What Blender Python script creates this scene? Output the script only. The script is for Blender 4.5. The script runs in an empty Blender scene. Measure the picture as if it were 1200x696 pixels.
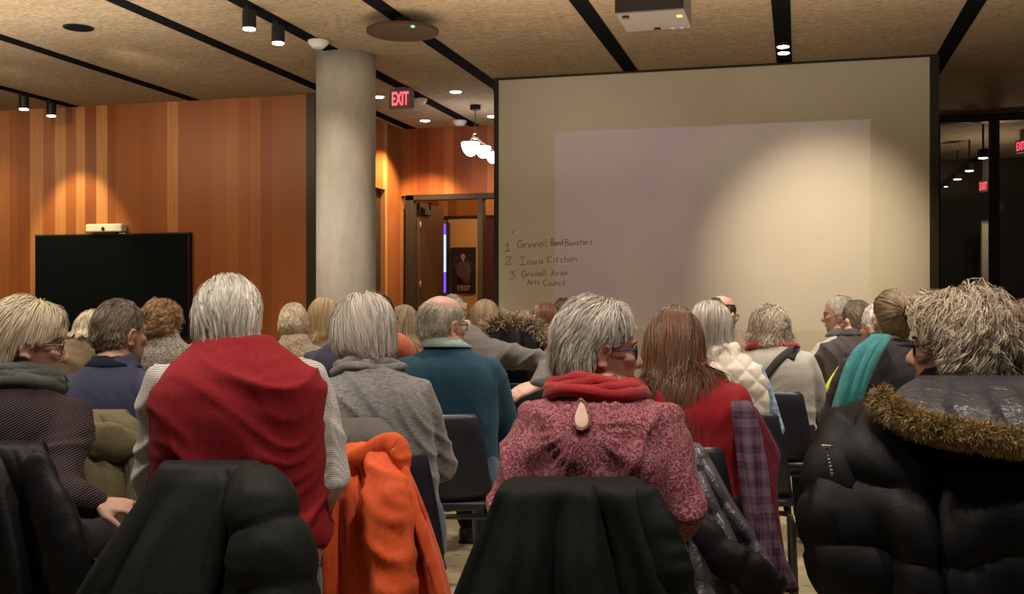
import bpy, bmesh, math, random
import numpy as np
from mathutils import Vector, Matrix
random.seed(7); RNG = np.random.RandomState(11)
SC = bpy.context.scene
COL = SC.collection
F_PX, CXP, CYP, EYE, CEIL = 1252.0, 600.0, 348.0, 1.27, 3.37
TH = math.radians(15.0); CT, ST = math.cos(TH), math.sin(TH)

# ------------------------------------------------------------------ camera, world, lights
cam = bpy.data.cameras.new('camera'); cam.sensor_width = 36.0; cam.lens = F_PX / 1200.0 * 36.0
cam_o = bpy.data.objects.new('camera', cam); COL.objects.link(cam_o)
cam_o.location = (0, 0, EYE); cam_o.rotation_euler = (math.radians(90), 0, 0)
cam.clip_start = 0.05; SC.camera = cam_o
vs = SC.view_settings
SC.display_settings.display_device = 'sRGB'
vs.view_transform = 'Standard'; vs.look = 'None'; vs.gamma = 1.0; vs.exposure = 0.0
vs.use_curve_mapping = False
try:
    SC.cycles.max_bounces = 6; SC.cycles.diffuse_bounces = 4; SC.cycles.glossy_bounces = 3
    SC.cycles.transmission_bounces = 4; SC.cycles.use_denoising = True
    SC.cycles.sample_clamp_indirect = 4.0
    SC.cycles.caustics_reflective = False; SC.cycles.caustics_refractive = False
except Exception:
    pass
world = bpy.data.worlds.new('night_world'); SC.world = world; world.use_nodes = True
wb = world.node_tree.nodes['Background']
wb.inputs[0].default_value = (0.80, 0.76, 0.72, 1); wb.inputs[1].default_value = 0.03

def room(rx, ry, z=0.0):
    """room axes (rx along the screen wall, ry towards it) to world"""
    return Vector((rx * CT + ry * ST, -rx * ST + ry * CT, z))
def at(px, py, d):
    """point seen at a pixel, at a depth"""
    return Vector(((px - CXP) / F_PX * d, d, EYE + (CYP - py) / F_PX * d))
def on_ry(px, py, ry):
    k = (px - CXP) / F_PX
    d = ry / (ST * k + CT)
    p = at(px, py, d)
    return (p.x * CT - p.y * ST, ry, p.z)     # room coordinates
ROOMROT = Matrix.Rotation(-TH, 4, 'Z')

def lamp(name, kind, loc, energy, col, target=None, **kw):
    l = bpy.data.lights.new(name, kind); l.energy = energy; l.color = col
    for k, v in kw.items(): setattr(l, k, v)
    o = bpy.data.objects.new(name, l); COL.objects.link(o); o.location = loc
    if target is not None:
        o.rotation_euler = (Vector(target) - Vector(loc)).to_track_quat('-Z', 'Y').to_euler()
    return o
WARM = (1.0, 0.78, 0.54); WARM2 = (1.0, 0.70, 0.40); NEUT = (1.0, 0.89, 0.77)
# ceiling downlights above the audience (the tracks run in the black strips)
for (rx, ry, e) in [(-3.83, 3.6, 87), (-2.91, 2.3, 137), (-1.50, 2.0, 152), (-0.12, 2.2, 152), (1.22, 2.0, 87),
                    (-4.64, 5.2, 116), (-2.91, 4.8, 159), (-1.50, 4.6, 130), (-0.12, 4.8, 188), (1.22, 4.6, 159),
                    (-2.91, 7.2, 130), (-1.50, 6.9, 100), (-0.12, 7.0, 120), (-4.64, 7.6, 120), (0.30, 6.1, 95)]:
    p = room(rx, ry, CEIL - 0.12)
    lamp('track_downlight', 'SPOT', p, e * 1.0, NEUT, target=p + Vector((0.0, 0.12, -1)), spot_size=math.radians(105),
         spot_blend=0.9, shadow_soft_size=0.07)
# added upward fill without fittings, in place of light bounced to the fibrous ceiling
for (rx, ry, sx, sy, e) in [(-6.4, 4.4, 4.6, 5.0, 290), (-0.5, 4.6, 5.0, 5.6, 250)]:
    o = lamp('ceiling_fill', 'AREA', room(rx, ry, 2.25), e, (1.0, 0.86, 0.68) if rx < -3 else (1.0, 0.80, 0.58), shape='RECTANGLE', size=sx, size_y=sy)
    o.rotation_euler = (math.pi, 0, -TH)
lamp('column_spot', 'SPOT', room(-3.6, 6.6, CEIL - 0.1), 210, (1.0, 0.86, 0.66), target=room(-4.0, 9.2, 1.3), spot_size=math.radians(50), spot_blend=1.0, shadow_soft_size=0.06)
for rx, e in ((-9.3, 150), (-7.2, 110), (-5.6, 110)):
    lamp('panel_wash', 'SPOT', room(rx, 7.6, CEIL - 0.1), e, (1.0, 0.76, 0.46), target=room(rx, 10.15, 1.9), spot_size=math.radians(95), spot_blend=1.0, shadow_soft_size=0.06)  # extra washers without fittings, added to brighten the panelled wall
# the track spot that washes the right of the screen wall
lamp('screen_wash', 'SPOT', room(0.15, 7.3, CEIL - 0.1), 460, (1.0, 0.82, 0.56), target=room(0.22, 9.88, 1.65),
     spot_size=math.radians(45), spot_blend=1.0, shadow_soft_size=0.06)
lamp('screen_wash', 'SPOT', room(-2.0, 7.0, CEIL - 0.1), 75, (1.0, 0.86, 0.66), target=room(-2.1, 9.88, 1.5),
     spot_size=math.radians(80), spot_blend=1.0, shadow_soft_size=0.06)  # weak added fill without a fitting, lifts the left of the screen wall
# the spot on the panelling above the screen, and the wall washers beyond the column
lamp('panel_wash', 'SPOT', room(-7.64, 9.35, CEIL - 0.17), 170, (1.0, 0.74, 0.36), target=room(-7.64, 10.15, 1.75),
     spot_size=math.radians(56), spot_blend=0.55, shadow_soft_size=0.04)
lamp('panel_wash', 'SPOT', room(-8.9, 9.0, CEIL - 0.05), 60, (1.0, 0.74, 0.42), target=room(-8.9, 10.15, 1.5),
     spot_size=math.radians(80), spot_blend=0.9, shadow_soft_size=0.05)
lamp('passage_downlight', 'SPOT', room(-4.35, 11.9, CEIL - 0.03), 430, (1.0, 0.70, 0.34), target=room(-4.62, 12.0, 0),
     spot_size=math.radians(100), spot_blend=0.6, shadow_soft_size=0.04)
lamp('passage_downlight', 'SPOT', room(-3.5, 11.3, CEIL - 0.03), 120, (1.0, 0.72, 0.40), target=room(-3.5, 12.2, 0),
     spot_size=math.radians(120), spot_blend=0.7, shadow_soft_size=0.04)
lamp('corridor_light', 'POINT', room(-3.5, 13.8, 3.0), 105, (1.0, 0.70, 0.38), shadow_soft_size=0.1)
lamp('night_room_fill', 'POINT', room(2.4, 14.6, 2.4), 45, (1.0, 0.82, 0.60), shadow_soft_size=0.1)  # added fill without a fitting, brightens what lies behind the glass

# ------------------------------------------------------------------ materials
def nt(m): return m.node_tree.nodes, m.node_tree.links
def mat(name, col, rough=0.8, metal=0.0, spec=0.3, sheen=0.0, emit=None, estr=0.0):
    m = bpy.data.materials.new(name); m.use_nodes = True
    b = m.node_tree.nodes['Principled BSDF']
    b.inputs['Base Color'].default_value = (*col, 1); b.inputs['Roughness'].default_value = rough
    b.inputs['Metallic'].default_value = metal; b.inputs['Specular IOR Level'].default_value = spec
    if sheen:
        b.inputs['Sheen Weight'].default_value = sheen; b.inputs['Sheen Roughness'].default_value = 0.6
    if emit:
        b.inputs['Emission Color'].default_value = (*emit, 1); b.inputs['Emission Strength'].default_value = estr
    return m
def coords(m, scale=(1, 1, 1), rot=(0, 0, 0), which='Object'):
    n, l = nt(m)
    tc = n.new('ShaderNodeTexCoord'); mp = n.new('ShaderNodeMapping')
    mp.inputs['Scale'].default_value = scale; mp.inputs['Rotation'].default_value = rot
    l.new(tc.outputs[which], mp.inputs['Vector']); return mp.outputs['Vector']
def noise(m, vec, scale=5, detail=4, rough=0.6, dist=0.0):
    n, l = nt(m); t = n.new('ShaderNodeTexNoise'); t.inputs['Scale'].default_value = scale
    t.inputs['Detail'].default_value = detail; t.inputs['Roughness'].default_value = rough
    t.inputs['Distortion'].default_value = dist
    l.new(vec, t.inputs['Vector']); return t.outputs['Fac']
def ramp(m, fac, stops, interp='LINEAR'):
    n, l = nt(m); r = n.new('ShaderNodeValToRGB'); r.color_ramp.interpolation = interp
    e = r.color_ramp.elements
    while len(e) < len(stops): e.new(0.5)
    for el, (p, c) in zip(e, stops):
        el.position = p; el.color = (*c, 1) if len(c) == 3 else c
    l.new(fac, r.inputs['Fac']); return r.outputs['Color']
def mixc(m, fac, a, b, mode='MIX'):
    n, l = nt(m); x = n.new('ShaderNodeMix'); x.data_type = 'RGBA'; x.blend_type = mode
    for s, v in ((x.inputs[0], fac), (x.inputs[6], a), (x.inputs[7], b)):
        if isinstance(v, (int, float)): s.default_value = v
        elif isinstance(v, tuple): s.default_value = (*v, 1) if len(v) == 3 else v
        else: l.new(v, s)
    return x.outputs[2]
def math_n(m, op, a, b=None, c=None):
    n, l = nt(m); x = n.new('ShaderNodeMath'); x.operation = op
    for i, v in enumerate((a, b, c)):
        if v is None: continue
        if isinstance(v, (int, float)): x.inputs[i].default_value = v
        else: l.new(v, x.inputs[i])
    return x.outputs[0]
def wave(m, vec, scale, axis='X', dist=0.0, detail=0, prof='SIN'):
    n, l = nt(m); w = n.new('ShaderNodeTexWave'); w.bands_direction = axis; w.wave_profile = prof
    w.inputs['Scale'].default_value = scale; w.inputs['Distortion'].default_value = dist
    w.inputs['Detail'].default_value = detail
    l.new(vec, w.inputs['Vector']); return w.outputs['Fac']
def setc(m, c):
    n, l = nt(m); l.new(c, n['Principled BSDF'].inputs['Base Color'])
def bump(m, h, strength=0.3, dist=0.01):
    n, l = nt(m); b = n.new('ShaderNodeBump'); b.inputs['Strength'].default_value = strength
    b.inputs['Distance'].default_value = dist
    l.new(h, b.inputs['Height']); l.new(b.outputs['Normal'], n['Principled BSDF'].inputs['Normal'])
def sep(m, vec):
    n, l = nt(m); s = n.new('ShaderNodeSeparateXYZ'); l.new(vec, s.inputs[0]); return s.outputs

def wood_mat(name, base, dark, light, light_at=0.60):
    """narrow vertical veneer boards, colour by board"""
    m = mat(name, base, 0.42, spec=0.35)
    v = coords(m, (1, 1, 1)); s = sep(m, v)
    n, l = nt(m)
    # board index noise along x
    cmb = n.new('ShaderNodeCombineXYZ'); l.new(math_n(m, 'MULTIPLY', s[0], 1.0), cmb.inputs[0]); l.new(s[1], cmb.inputs[1])
    vor = n.new('ShaderNodeTexVoronoi'); vor.voronoi_dimensions = '1D'; vor.feature = 'F1'
    vor.inputs['Scale'].default_value = 7.0; vor.inputs['Randomness'].default_value = 1.0
    l.new(math_n(m, 'ADD', s[0], s[1]), vor.inputs['W'])
    sc = sep(m, vor.outputs['Color'])
    boards = ramp(m, sc[0], [(0.0, dark), (0.4, base), (light_at, base), (0.86, light), (1.0, light)])
    v2 = coords(m, (30, 30, 0.9)); g = noise(m, v2, 1.5, 5, 0.65, 0.4)
    c = mixc(m, ramp(m, g, [(0.3, (0, 0, 0)), (0.7, (1, 1, 1))]), boards, mixc(m, 0.5, boards, dark), 'MIX')
    setc(m, c); bump(m, g, 0.06, 0.004); return m
M = {}
M['wood'] = wood_mat('wood_panelling', (0.275, 0.088, 0.024), (0.19, 0.056, 0.016), (0.46, 0.22, 0.085))
M['wood_red'] = wood_mat('red_wood_panelling', (0.30, 0.080, 0.022), (0.19, 0.045, 0.014), (0.40, 0.15, 0.05))
m = mat('wood_wool_ceiling', (0.36, 0.29, 0.2), 0.95, spec=0.1)
v = coords(m, (2.2, 5, 5)); n1 = noise(m, v, 9, 8, 0.82, 0.5)
v = coords(m, (0.5, 3.0, 1)); n2 = noise(m, v, 1.6, 4, 0.6)
c = ramp(m, n1, [(0.34, (0.15, 0.115, 0.078)), (0.52, (0.36, 0.29, 0.20)), (0.68, (0.56, 0.46, 0.33))])
setc(m, mixc(m, ramp(m, n2, [(0.35, (0, 0, 0)), (0.75, (0.35, 0.35, 0.35))]), c, (0.24, 0.17, 0.105))); bump(m, n1, 0.6, 0.02); M['ceiling'] = m
M['black'] = mat('black_metal', (0.008, 0.008, 0.009), 0.5)
M['strip'] = mat('black_strip', (0.006, 0.007, 0.008), 0.95, spec=0.02)
m = mat('screen_wall_paint', (0.52, 0.475, 0.40), 0.6, spec=0.25)
v = coords(m, (1, 1, 1)); setc(m, ramp(m, noise(m, v, 1.2, 3), [(0.3, (0.50, 0.465, 0.395)), (0.7, (0.54, 0.50, 0.42))])); M['screen'] = m
m = mat('dark_bronze', (0.022, 0.016, 0.012), 0.45); M['bronze'] = m
m = mat('concrete', (0.40, 0.365, 0.32), 0.8)
v = coords(m, (1, 1, 0.35)); n1 = noise(m, v, 3.2, 6, 0.65); v = coords(m, (1, 1, 1)); n2 = noise(m, v, 18, 4, 0.7)
c = ramp(m, n1, [(0.3, (0.30, 0.275, 0.24)), (0.6, (0.42, 0.39, 0.345)), (0.8, (0.47, 0.44, 0.39))])
setc(m, mixc(m, ramp(m, n2, [(0.55, (0, 0, 0)), (0.8, (0.35, 0.35, 0.35))]), c, (0.24, 0.22, 0.19))); bump(m, n2, 0.12, 0.01); M['concrete'] = m
m = mat('speckled_floor', (0.40, 0.33, 0.19), 0.55)
v = coords(m, (1, 1, 1)); n0 = noise(m, v, 1.4, 3)
v2 = coords(m, (7, 18, 1)); n, l = nt(m); vo = n.new('ShaderNodeTexVoronoi'); vo.inputs['Scale'].default_value = 1.0; l.new(v2, vo.inputs['Vector'])
c = ramp(m, n0, [(0.3, (0.36, 0.30, 0.17)), (0.7, (0.46, 0.38, 0.23))])
nf = noise(m, v, 60, 3); c = mixc(m, ramp(m, nf, [(0.4, (0, 0, 0)), (0.7, (0.3, 0.3, 0.3))]), c, (0.25, 0.2, 0.12))
setc(m, mixc(m, ramp(m, vo.outputs['Distance'], [(0.10, (0.85, 0.85, 0.85)), (0.2, (0, 0, 0))]), c, (0.07, 0.055, 0.035))); M['floor'] = m
M['glass_black'] = mat('black_screen_glass', (0.004, 0.006, 0.006), 0.06, spec=0.6)
M['white_plastic'] = mat('white_plastic', (0.62, 0.60, 0.57), 0.4)
M['grey_plastic'] = mat('grey_plastic', (0.075, 0.063, 0.056), 0.45)
M['lens_on'] = mat('lit_lens', (0.9, 0.85, 0.75), 0.3, emit=(1, 0.9, 0.72), estr=9)
M['bowl_on'] = mat('glowing_white_glass', (0.9, 0.9, 0.9), 0.3, emit=(0.93, 0.95, 1.0), estr=14)
M['red_on'] = mat('red_lit_letters', (0.6, 0.02, 0.05), 0.4, emit=(1.0, 0.10, 0.14), estr=2.2)
M['exit_face'] = mat('exit_sign_face', (0.20, 0.13, 0.12), 0.5)
M['exit_body'] = mat('exit_sign_grey', (0.17, 0.14, 0.13), 0.5)
M['led'] = mat('blue_white_led', (0.2, 0.3, 0.8), 0.4, emit=(0.30, 0.42, 1.0), estr=2.2)
M['led_violet'] = mat('violet_led', (0.15, 0.1, 0.8), 0.4, emit=(0.13, 0.06, 0.9), estr=1.5)
M['green_on'] = mat('green_led', (0, 0.6, 0.2), 0.4, emit=(0.1, 1, 0.5), estr=3)
M['blue_on'] = mat('blue_led', (0.1, 0.1, 0.8), 0.4, emit=(0.2, 0.15, 1), estr=1.2)
M['amber'] = mat('amber_sticker', (0.8, 0.5, 0.12), 0.4)
m = mat('brown_disc', (0.045, 0.026, 0.016), 0.6); M['disc'] = m
m = mat('dark_wood_door', (0.045, 0.020, 0.010), 0.35)
v = coords(m, (20, 20, 1)); setc(m, ramp(m, noise(m, v, 1.5, 4), [(0.3, (0.035, 0.016, 0.009)), (0.7, (0.06, 0.028, 0.014))])); M['door'] = m
M['tan_panel'] = mat('tan_panel', (0.46, 0.24, 0.09), 0.6)
M['maroon'] = mat('maroon_wall', (0.055, 0.012, 0.016), 0.7)
M['ink'] = mat('faded_marker', (0.25, 0.21, 0.14), 0.7)
M['ink_dark'] = mat('marker_ink', (0.17, 0.145, 0.10), 0.7)
M['poster'] = mat('poster_dark', (0.018, 0.011, 0.010), 0.5)
M['poster_mid'] = mat('poster_brown', (0.075, 0.045, 0.036), 0.5)
M['poster_pale'] = mat('poster_pale', (0.26, 0.16, 0.12), 0.5)
M['paper'] = mat('paper', (0.72, 0.69, 0.64), 0.8)
def glass_mat():
    m = bpy.data.materials.new('dark_window_glass'); m.use_nodes = True; n, l = nt(m); n.clear()
    o = n.new('ShaderNodeOutputMaterial'); t = n.new('ShaderNodeBsdfTransparent'); t.inputs[0].default_value = (0.75, 0.75, 0.75, 1)
    g = n.new('ShaderNodeBsdfGlossy'); g.inputs['Roughness'].default_value = 0.02; fr = n.new('ShaderNodeFresnel'); fr.inputs[0].default_value = 1.5
    x = n.new('ShaderNodeMixShader'); l.new(fr.outputs[0], x.inputs[0]); l.new(t.outputs[0], x.inputs[1]); l.new(g.outputs[0], x.inputs[2]); l.new(x.outputs[0], o.inputs[0])
    return m
M['glass'] = glass_mat()
M['pale_post'] = mat('pale_post', (0.30, 0.27, 0.2), 0.7)
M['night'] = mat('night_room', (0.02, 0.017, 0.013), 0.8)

# ------------------------------------------------------------------ mesh helpers
class MB:
    def __init__(s): s.v = []; s.f = []
    def add(s, vs_, fs_):
        o = len(s.v); s.v += [tuple(v) for v in vs_]; s.f += [tuple(i + o for i in f) for f in fs_]
    def box(s, x0, x1, y0, y1, z0, z1):
        s.add([(x0, y0, z0), (x1, y0, z0), (x1, y1, z0), (x0, y1, z0), (x0, y0, z1), (x1, y0, z1), (x1, y1, z1), (x0, y1, z1)],
              [(0, 3, 2, 1), (4, 5, 6, 7), (0, 1, 5, 4), (1, 2, 6, 5), (2, 3, 7, 6), (3, 0, 4, 7)])
    def loops(s, rings, cap=True, closed=True):
        n = len(rings[0]); vs_ = [p for r in rings for p in r]; fs_ = []
        for i in range(len(rings) - 1):
            for j in range(n if closed else n - 1):
                k = (j + 1) % n
                fs_.append((i * n + j, i * n + k, (i + 1) * n + k, (i + 1) * n + j))
        if cap:
            fs_.append(tuple(range(n - 1, -1, -1))); fs_.append(tuple((len(rings) - 1) * n + j for j in range(n)))
        s.add(vs_, fs_)
    def tube(s, pts, rad, seg=12, ref=(0, 0, 1), cap=True, round_ends=False):
        pts = [Vector(p) for p in pts]; ref = Vector(ref)
        if not isinstance(rad, (list, tuple)): rad = [rad] * len(pts)
        if round_ends:
            r0 = rad[0] if isinstance(rad[0], (int, float)) else min(rad[0]); r1 = rad[-1] if isinstance(rad[-1], (int, float)) else min(rad[-1])
            t0 = (pts[0] - pts[1]).normalized(); t1 = (pts[-1] - pts[-2]).normalized()
            sc = lambda r, k: r * k if isinstance(r, (int, float)) else (r[0] * k, r[1] * k)
            pts = [pts[0] + t0 * r0 * .97, pts[0] + t0 * r0 * .7] + pts + [pts[-1] + t1 * r1 * .7, pts[-1] + t1 * r1 * .97]
            rad = [sc(rad[0], .25), sc(rad[0], .71)] + list(rad) + [sc(rad[-1], .71), sc(rad[-1], .25)]
        rings = []
        for i, p in enumerate(pts):
            t = (pts[min(i + 1, len(pts) - 1)] - pts[max(i - 1, 0)]).normalized()
            a = t.cross(ref)
            if a.length < 1e-3: a = t.cross(Vector((0, 1, 0)))
            a.normalize(); b = a.cross(t)
            r = rad[i]; ra, rb = (r, r) if isinstance(r, (int, float)) else r
            rings.append([p + a * (ra * math.cos(2 * math.pi * j / seg)) + b * (rb * math.sin(2 * math.pi * j / seg)) for j in range(seg)])
        s.loops(rings, cap)
    def ell(s, c, r, M3=None, nu=16, nv=10):
        c = Vector(c); rings = []
        for i in range(nv + 1):
            ph = -math.pi / 2 + math.pi * (0.03 + 0.94 * i / nv)
            ring = []
            for j in range(nu):
                q = Vector((r[0] * math.cos(ph) * math.cos(2 * math.pi * j / nu), r[1] * math.cos(ph) * math.sin(2 * math.pi * j / nu), r[2] * math.sin(ph)))
                ring.append(c + (M3 @ q if M3 is not None else q))
            rings.append(ring)
        s.loops(rings)
    def mesh(s, name):
        me = bpy.data.meshes.new(name); me.from_pydata(s.v, [], s.f); me.update(); return me
def link(name, me, material, parent=None, smooth=True, mw=None):
    o = bpy.data.objects.new(name, me); COL.objects.link(o)
    if material is not None:
        me.materials.clear(); me.materials.append(material)
    if smooth:
        me.polygons.foreach_set('use_smooth', [True] * len(me.polygons))
    if parent is not None: o.parent = parent
    if mw is not None: o.matrix_local = mw
    return o
def fix_normals(me):
    bm = bmesh.new(); bm.from_mesh(me); bmesh.ops.recalc_face_normals(bm, faces=bm.faces); bm.to_mesh(me); bm.free()
def bevel_mesh(me, w, seg=2):
    bm = bmesh.new(); bm.from_mesh(me)
    bmesh.ops.bevel(bm, geom=list(bm.edges), offset=w, segments=seg, affect='EDGES', profile=0.5); bm.to_mesh(me); bm.free()
def tag(o, label=None, cat=None, group=None, kind=None):
    if label: o['label'] = label
    if cat: o['category'] = cat
    if group: o['group'] = group
    if kind: o['kind'] = kind
    return o
def empty(name, loc=(0, 0, 0), rz=0.0, label=None, cat=None, group=None, kind=None):
    o = bpy.data.objects.new(name, None); COL.objects.link(o); o.location = loc; o.rotation_euler = (0, 0, rz)
    o.empty_display_size = 0.1
    return tag(o, label, cat, group, kind)
def rbox(name, b, material, parent=None, bev=0.0, kind=None, label=None):
    """box in room coordinates"""
    mb = MB(); mb.box(*b); me = mb.mesh(name)
    if bev: bevel_mesh(me, bev)
    o = link(name, me, material, parent, smooth=False)
    if parent is None: o.rotation_euler = (0, 0, -TH)
    if kind: o['kind'] = kind
    if label: o['label'] = label
    return o
def struct(name, b, material, label, bev=0.0):
    return rbox(name, b, material, None, bev, 'structure', label)
def rthing(name, rx, ry, z, label, cat, group=None):
    return empty(name, room(rx, ry, z), -TH, label, cat, group)

# ------------------------------------------------------------------ the room
struct('floor', (-11, 4.5, 0.3, 17.0, -0.1, 0.0), M['floor'], 'pale yellowish speckled floor under the rows of chairs')
struct('ceiling', (-11, 5.2, 0.3, 13.3, CEIL, CEIL + 0.12), M['ceiling'], 'tan fibrous panel ceiling cut by black strips')
for i, rx in enumerate((-7.71, -6.22, -4.66, -3.83, -2.91, -1.50, -0.12, 1.22, 2.6)):
    y1 = 10.12 if rx < -4.9 else (12.53 if rx < -2.8 else (9.86 if rx < 1.15 else 13.0))
    struct('trim_%d' % (i + 1), (rx - 0.066, rx + 0.066, 0.35, y1, CEIL - 0.006, CEIL + 0.004), M['strip'],
           'black recessed track strip running along the ceiling towards the screen wall')
struct('wall_left', (-11, -4.83, 10.15, 10.40, 0, CEIL), M['wood'], 'wood panelled wall behind the big television')
struct('trim_10', (-4.90, -4.80, 10.09, 10.42, 0, CEIL), M['bronze'], 'dark edge trim at the end of the panelled wall')
# return wall with a dark doorway, in pieces round the opening
struct('wall_passage', (-4.98, -4.80, 10.42, 11.30, 0, CEIL), M['wood'], 'wood panelled side wall behind the concrete column')
struct('wall_passage_rear', (-4.98, -4.80, 12.02, 12.70, 0, CEIL), M['wood'], 'brightly lit panelled side wall beside the open door')
struct('wall_passage_top', (-4.98, -4.80, 11.30, 12.02, 2.56, CEIL), M['wood'], 'panelling above the dark side doorway')
struct('door_2', (-4.96, -4.86, 11.30, 12.02, 0, 2.56), M['bronze'], 'dark side doorway just right of the concrete column')
BY = 12.55
xl = on_ry(476, 228, BY)[0]; dtop = on_ry(500, 229, BY)[2]
struct('wall_back', (-4.80, -2.0, BY, BY + 0.15, dtop, CEIL), M['wood_red'], 'red brown panelled wall above the open doorway')
struct('wall_rear', (-2.0, 1.3, BY, BY + 0.15, 0, CEIL), M['wood_red'], 'panelled wall hidden behind the screen wall')
# screen wall
SY = 9.88; SX0, SX1 = -2.78, 1.10
scr = struct('wall_screen', (SX0, SX1, SY, SY + 0.22, 0, CEIL - 0.02), M['screen'], 'pale writable wall carrying the projected picture')
struct('trim_11', (SX0 - 0.045, SX0, SY - 0.012, SY + 0.24, 0, CEIL), M['bronze'], 'dark left edge of the screen wall')
struct('trim_12', (SX1, SX1 + 0.075, SY - 0.012, SY + 0.24, 0, CEIL), M['bronze'], 'dark right edge of the screen wall')
struct('trim_13', (SX0, SX1, SY - 0.012, SY + 0.2, CEIL - 0.02, CEIL), M['bronze'], 'thin dark gap along the top of the screen wall')
# door set beyond
mull0 = on_ry(560, 228, BY)[0]; mull1 = on_ry(566, 228, BY)[0]; xl2 = on_ry(485, 228, BY)[0]
df = empty('door_1', room(xl, BY, 0), -TH, 'open dark door in a bronze frame leading to an orange lit corridor', None, None, 'structure')
def part_box(name, b, material, parent, bev=0.0, label=None):
    mb = MB(); mb.box(*b); me = mb.mesh(name)
    if bev: bevel_mesh(me, bev)
    o = link(name, me, material, parent, smooth=False)
    if label: o['label'] = label
    return o
W1 = xl2 - xl
fm = MB(); fm.box(0, W1, -0.02, 0.12, 0, dtop); fm.box(mull0 - xl, mull1 - xl, -0.02, 0.12, 0, dtop - 0.05)
fm.box(0, 2.2, -0.02, 0.12, dtop - 0.055, dtop + 0.01)
link('door_frame', fm.mesh('door_frame'), M['bronze'], df, smooth=False)
leaf = part_box('door_leaf', (0, 0.92, -0.022, 0.022, 0.01, dtop - 0.07), M['door'], df, 0.004)
leaf.location = (W1 + 0.01, 0.13, 0); leaf.rotation_euler = (0, 0, math.radians(89.5))
hm = MB(); hm.tube([(0.85, -0.03, 1.0), (0.85, -0.07, 1.0), (0.74, -0.07, 1.0)], 0.011, 8)
link('door_handle', hm.mesh('door_handle'), M['black'], leaf)
cm_ = MB(); cm_.box(0.05, 0.34, -0.075, -0.022, dtop - 0.22, dtop - 0.15); cm_.tube([(0.30, -0.05, dtop - 0.15), (0.10, -0.12, dtop - 0.08)], 0.012, 8)
link('door_closer', cm_.mesh('door_closer'), M['bronze'], leaf, smooth=False)
for hz in (0.3, 1.35, 2.1):
    hb = MB(); hb.tube([(0, -0.028, hz), (0, -0.028, hz + 0.12)], 0.012, 8); link('hinge', hb.mesh('hinge'), M['grey_plastic'], leaf)
# corridor
CY = 15.2
struct('wall_corridor', (-6.5, -1.0, CY, CY + 0.1, 0, CEIL), M['wood'], 'orange lit panelled end wall of the corridor')
struct('wall_corridor_left', (-5.6, -5.5, BY + 0.3, CY, 0, CEIL), M['wood'], 'panelled left side of the corridor')
struct('ceiling_corridor', (-6.5, -1.0, BY + 0.15, CY, CEIL, CEIL + 0.1), M['ceiling'], 'corridor ceiling beyond the open door')
a = on_ry(526, 255, CY); b = on_ry(561, 255, CY)
struct('trim_14', (on_ry(512, 255, CY)[0], on_ry(600, 255, CY)[0], CY - 0.05, CY, a[2] - 0.02, a[2] + 0.02), M['bronze'], 'thin dark rail above the tan corridor panel')
struct('wall_corridor_panel', (a[0], b[0], CY - 0.03, CY, 0.9, a[2] - 0.02), M['tan_panel'], 'tan corridor panel behind the poster')
c0 = on_ry(566, 255, CY - 0.02)
struct('wall_corridor_maroon', (c0[0] - 0.03, c0[0] + 0.9, CY - 0.035, CY, 0.9, a[2] - 0.02), M['maroon'], 'maroon corridor wall seen right of the door mullion')
# led strip
l0 = on_ry(521, 262, CY - 0.2); l1 = on_ry(521, 343, CY - 0.2)
t = rthing('light_strip', l0[0], CY - 0.2, 0, 'vertical blue and violet light strip glowing at the edge of the open door', 'light strip')
hh = l0[2] - l1[2]
part_box('housing', (-0.03, 0.03, 0.012, 0.19, l1[2] - 0.02, l0[2] + 0.02), M['bronze'], t)
part_box('diffuser', (-0.018, 0.018, -0.01, 0.012, l1[2] + hh * 0.3, l0[2] - hh * 0.16), M['led'], t, 0, 'blue white lit length')
part_box('diffuser', (-0.016, 0.016, -0.01, 0.012, l1[2], l1[2] + hh * 0.3), M['led_violet'], t, 0, 'violet lit lower length')
part_box('diffuser', (-0.016, 0.016, -0.01, 0.012, l0[2] - hh * 0.16, l0[2]), M['led_violet'], t, 0, 'violet lit upper length')
# poster
p0 = on_ry(529, 290, CY - 0.06); p1 = on_ry(557, 344, CY - 0.06)
pw, ph = p1[0] - p0[0], p0[2] - p1[2]
t = rthing('poster', p0[0], CY - 0.05, p1[2], 'dark framed poster reading 1937 on the tan corridor panel', 'poster')
part_box('board', (0, pw, -0.012, 0.02, 0, ph), M['poster'], t)
pm = MB()
pm.ell((pw * 0.48, -0.014, ph * 0.80), (pw * 0.10, 0.004, ph * 0.065)); pm.box(pw * 0.44, pw * 0.53, -0.016, -0.012, ph * 0.68, ph * 0.76)
link('portrait_face', pm.mesh('portrait_face'), M['poster_pale'], t)
pm = MB(); pm.ell((pw * 0.5, -0.013, ph * 0.50), (pw * 0.33, 0.004, ph * 0.20)); pm.box(pw * 0.27, pw * 0.76, -0.015, -0.012, ph * 0.22, ph * 0.5)
link('portrait_bust', pm.mesh('portrait_bust'), M['poster_mid'], t)
pm = MB()
for i in range(26):
    x, z = random.uniform(.06, .94), random.uniform(.55, .95)
    if abs(x - .48) < .16: continue
    pm.ell((pw * x, -0.0125, ph * z), (pw * .04, 0.002, ph * .018))
link('portrait_foliage', pm.mesh('portrait_foliage'), M['poster_mid'], t)
def text_mesh(txt, size, ext=0.003, bold=0.0, align='CENTER'):
    cu = bpy.data.curves.new('t', 'FONT'); cu.body = txt; cu.size = size; cu.extrude = ext; cu.align_x = align; cu.align_y = 'CENTER'
    cu.offset = bold
    o = bpy.data.objects.new('t', cu); COL.objects.link(o)
    dg = bpy.context.evaluated_depsgraph_get(); me = bpy.data.meshes.new_from_object(o.evaluated_get(dg))
    bpy.data.objects.remove(o); bpy.data.curves.remove(cu); return me
RX90 = Matrix.Rotation(math.radians(90), 4, 'X')
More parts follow.
